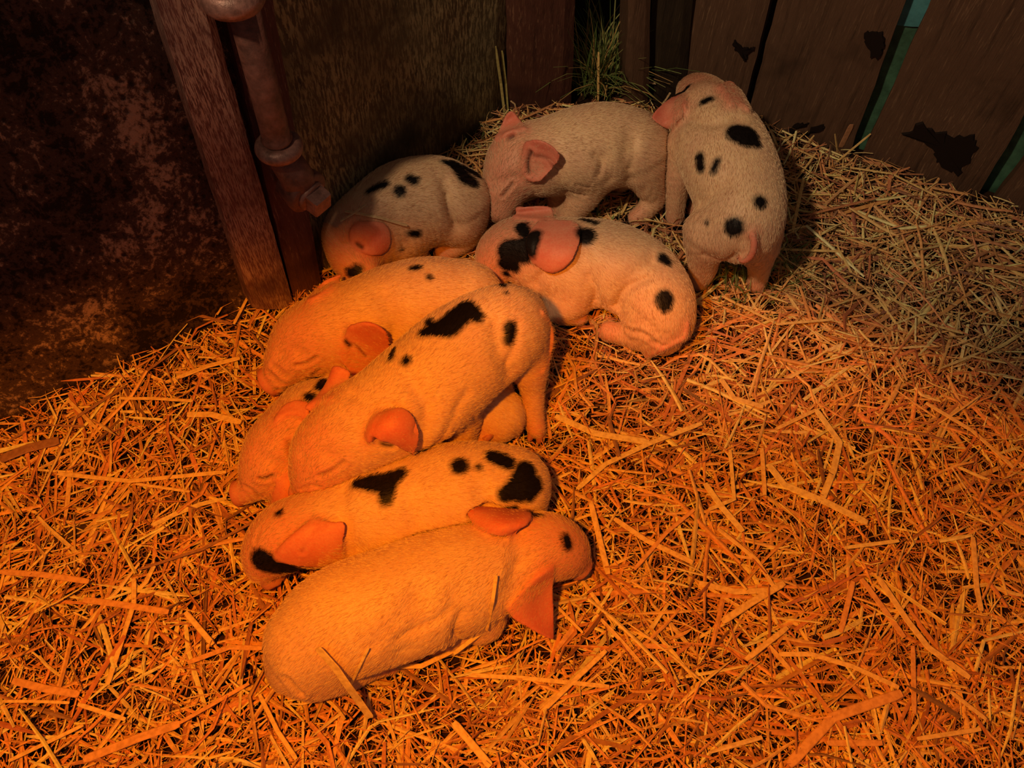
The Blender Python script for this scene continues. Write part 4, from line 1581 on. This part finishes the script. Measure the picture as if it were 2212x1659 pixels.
# elbow body from under the ring to the bolt
E0 = bot + u_ * 0.012
B0 = HP.at(648, 398) + HP.n * 0.018
bd = HP.n * 0.9 + np.array([0.35, 0, -0.25])
bd /= np.linalg.norm(bd)
Pm = E0 * 0.45 + B0 * 0.55
CH = catmull(np.array([[*(E0 - HP.n * .01), .018], [*Pm, .021], [*(B0 - bd * 0.016), .022]]), 6)
V, F = [], []
seg = 20
for i in range(len(CH)):
    T = CH[min(i + 1, len(CH) - 1), :3] - CH[max(i - 1, 0), :3]
    T /= np.linalg.norm(T)
    s = np.cross(T, HP.n)
    s /= np.linalg.norm(s)
    t = np.cross(T, s)
    for j in range(seg):
        a = 2 * math.pi * j / seg
        V.append(CH[i, :3] + s * CH[i, 3] * math.cos(a) + t * CH[i, 3] * math.sin(a))
for i in range(len(CH) - 1):
    for j in range(seg):
        F.append((i * seg + j, i * seg + (j + 1) % seg, (i + 1) * seg + (j + 1) % seg, (i + 1) * seg + j))
F.append(tuple(reversed(range(seg))))
F.append(tuple((len(CH) - 1) * seg + j for j in range(seg)))
link_mesh('elbow', V, F, M['pipe'], hinge, True)
V, F = revolve([(-.030, .024), (-.006, .0285), (.001, .0290), (.004, .0265)], B0, bd)
link_mesh('socket', V, F, M['pipe'], hinge, True)
V, F = revolve([(.002, .0180), (.003, .020), (.009, .020), (.0105, .0180)], B0, bd)
washer = link_mesh('washer', V, F, M['bolt'], hinge, True)
# square head
s = np.cross(bd, [0, 0, 1.0])
s /= np.linalg.norm(s)
t = np.cross(bd, s)
V, F = [], []
for (h, q) in ((.006, .0120), (.0085, .0134), (.025, .0130), (.0275, .0120)):
    for (a, b) in ((-1, -1), (1, -1), (1, 1), (-1, 1)):
        V.append(B0 + bd * h + s * a * q + t * b * q)
for i in range(3):
    for j in range(4):
        F.append((i * 4 + j, i * 4 + (j + 1) % 4, i * 4 + 4 + (j + 1) % 4, i * 4 + 4 + j))
F += [(3, 2, 1, 0), (12, 13, 14, 15)]
link_mesh('bolt_head', V, F, M['bolt'], hinge, False)

# ------------------------------------------------------------------ green grass tufts


def tuft(label, plane_or_none, cx, cy, spread, n, hgt, seed, cols, group='green grass tufts'):
    r = np.random.default_rng(seed)
    V, Q, C = [], [], []
    c = on_z(cx, cy, 0.0) - (PL_MID.n * 0.045 if plane_or_none else 0)
    off = 0
    for k in range(n):
        b = c + np.array([r.normal(0, spread[0]), r.normal(0, spread[1]), 0.0])
        b[2] = 0.004
        a = r.uniform(0, 2 * math.pi)
        lean = r.uniform(0.15, 1.1)
        L = r.uniform(hgt * 0.4, hgt)
        w = r.uniform(0.0009, 0.0022)
        dirh = np.array([math.cos(a), math.sin(a), 0])
        sdv = np.array([-math.sin(a), math.cos(a), 0])
        col = np.array(cols[r.integers(len(cols))]) * r.uniform(0.7, 1.2)
        rows = 5
        p = b.copy()
        th = math.pi / 2 - lean * 0.5
        for i in range(rows):
            tp = 1 - 0.85 * (i / (rows - 1)) ** 2
            V += [p - sdv * w * tp, p + np.array([0, 0, w * 0.4]), p + sdv * w * tp]
            C += [[*col, 1]] * 3
            p = p + (dirh * math.cos(th) + np.array([0, 0, math.sin(th)])) * L / (rows - 1)
            th -= lean * 0.35
        for i in range(rows - 1):
            for j in range(2):
                q = off + i * 3 + j
                Q.append((q, q + 1, q + 4, q + 3))
        off += rows * 3
    o = big_mesh('grass_tuft', np.array(V), np.array(Q), M['grass'], True, {'tint': ('FLOAT_COLOR', np.array(C))})
    tag(o, label, 'grass', group, 'stuff')
    return o


GR = [(0.16, 0.26, 0.07), (0.22, 0.30, 0.10), (0.30, 0.34, 0.12), (0.12, 0.20, 0.06)]
GS = GR + [(0.55, 0.42, 0.16), (0.45, 0.32, 0.14)]
tuft('tall green grass and hay poking through the gap beside the broad post', True, 1295, 248, (0.022, 0.012), 280, 0.20, 1, GR + [(0.6, 0.4, 0.15)])
tuft('green grass in the back corner left of the pale piglet\'s head', None, 1030, 345, (0.03, 0.03), 120, 0.05, 2, GS)
tuft('green grass under the fence-facing piglet\'s hind legs', None, 1600, 596, (0.055, 0.025), 260, 0.045, 3, GR)
tuft('green grass under the pale piglet\'s belly', None, 1300, 450, (0.05, 0.018), 90, 0.03, 4, GS)
tuft('green grass beside the right hind leg of the fence-facing piglet', None, 1695, 560, (0.02, 0.035), 140, 0.045, 5, GS)
print('done', time.time() - T0)
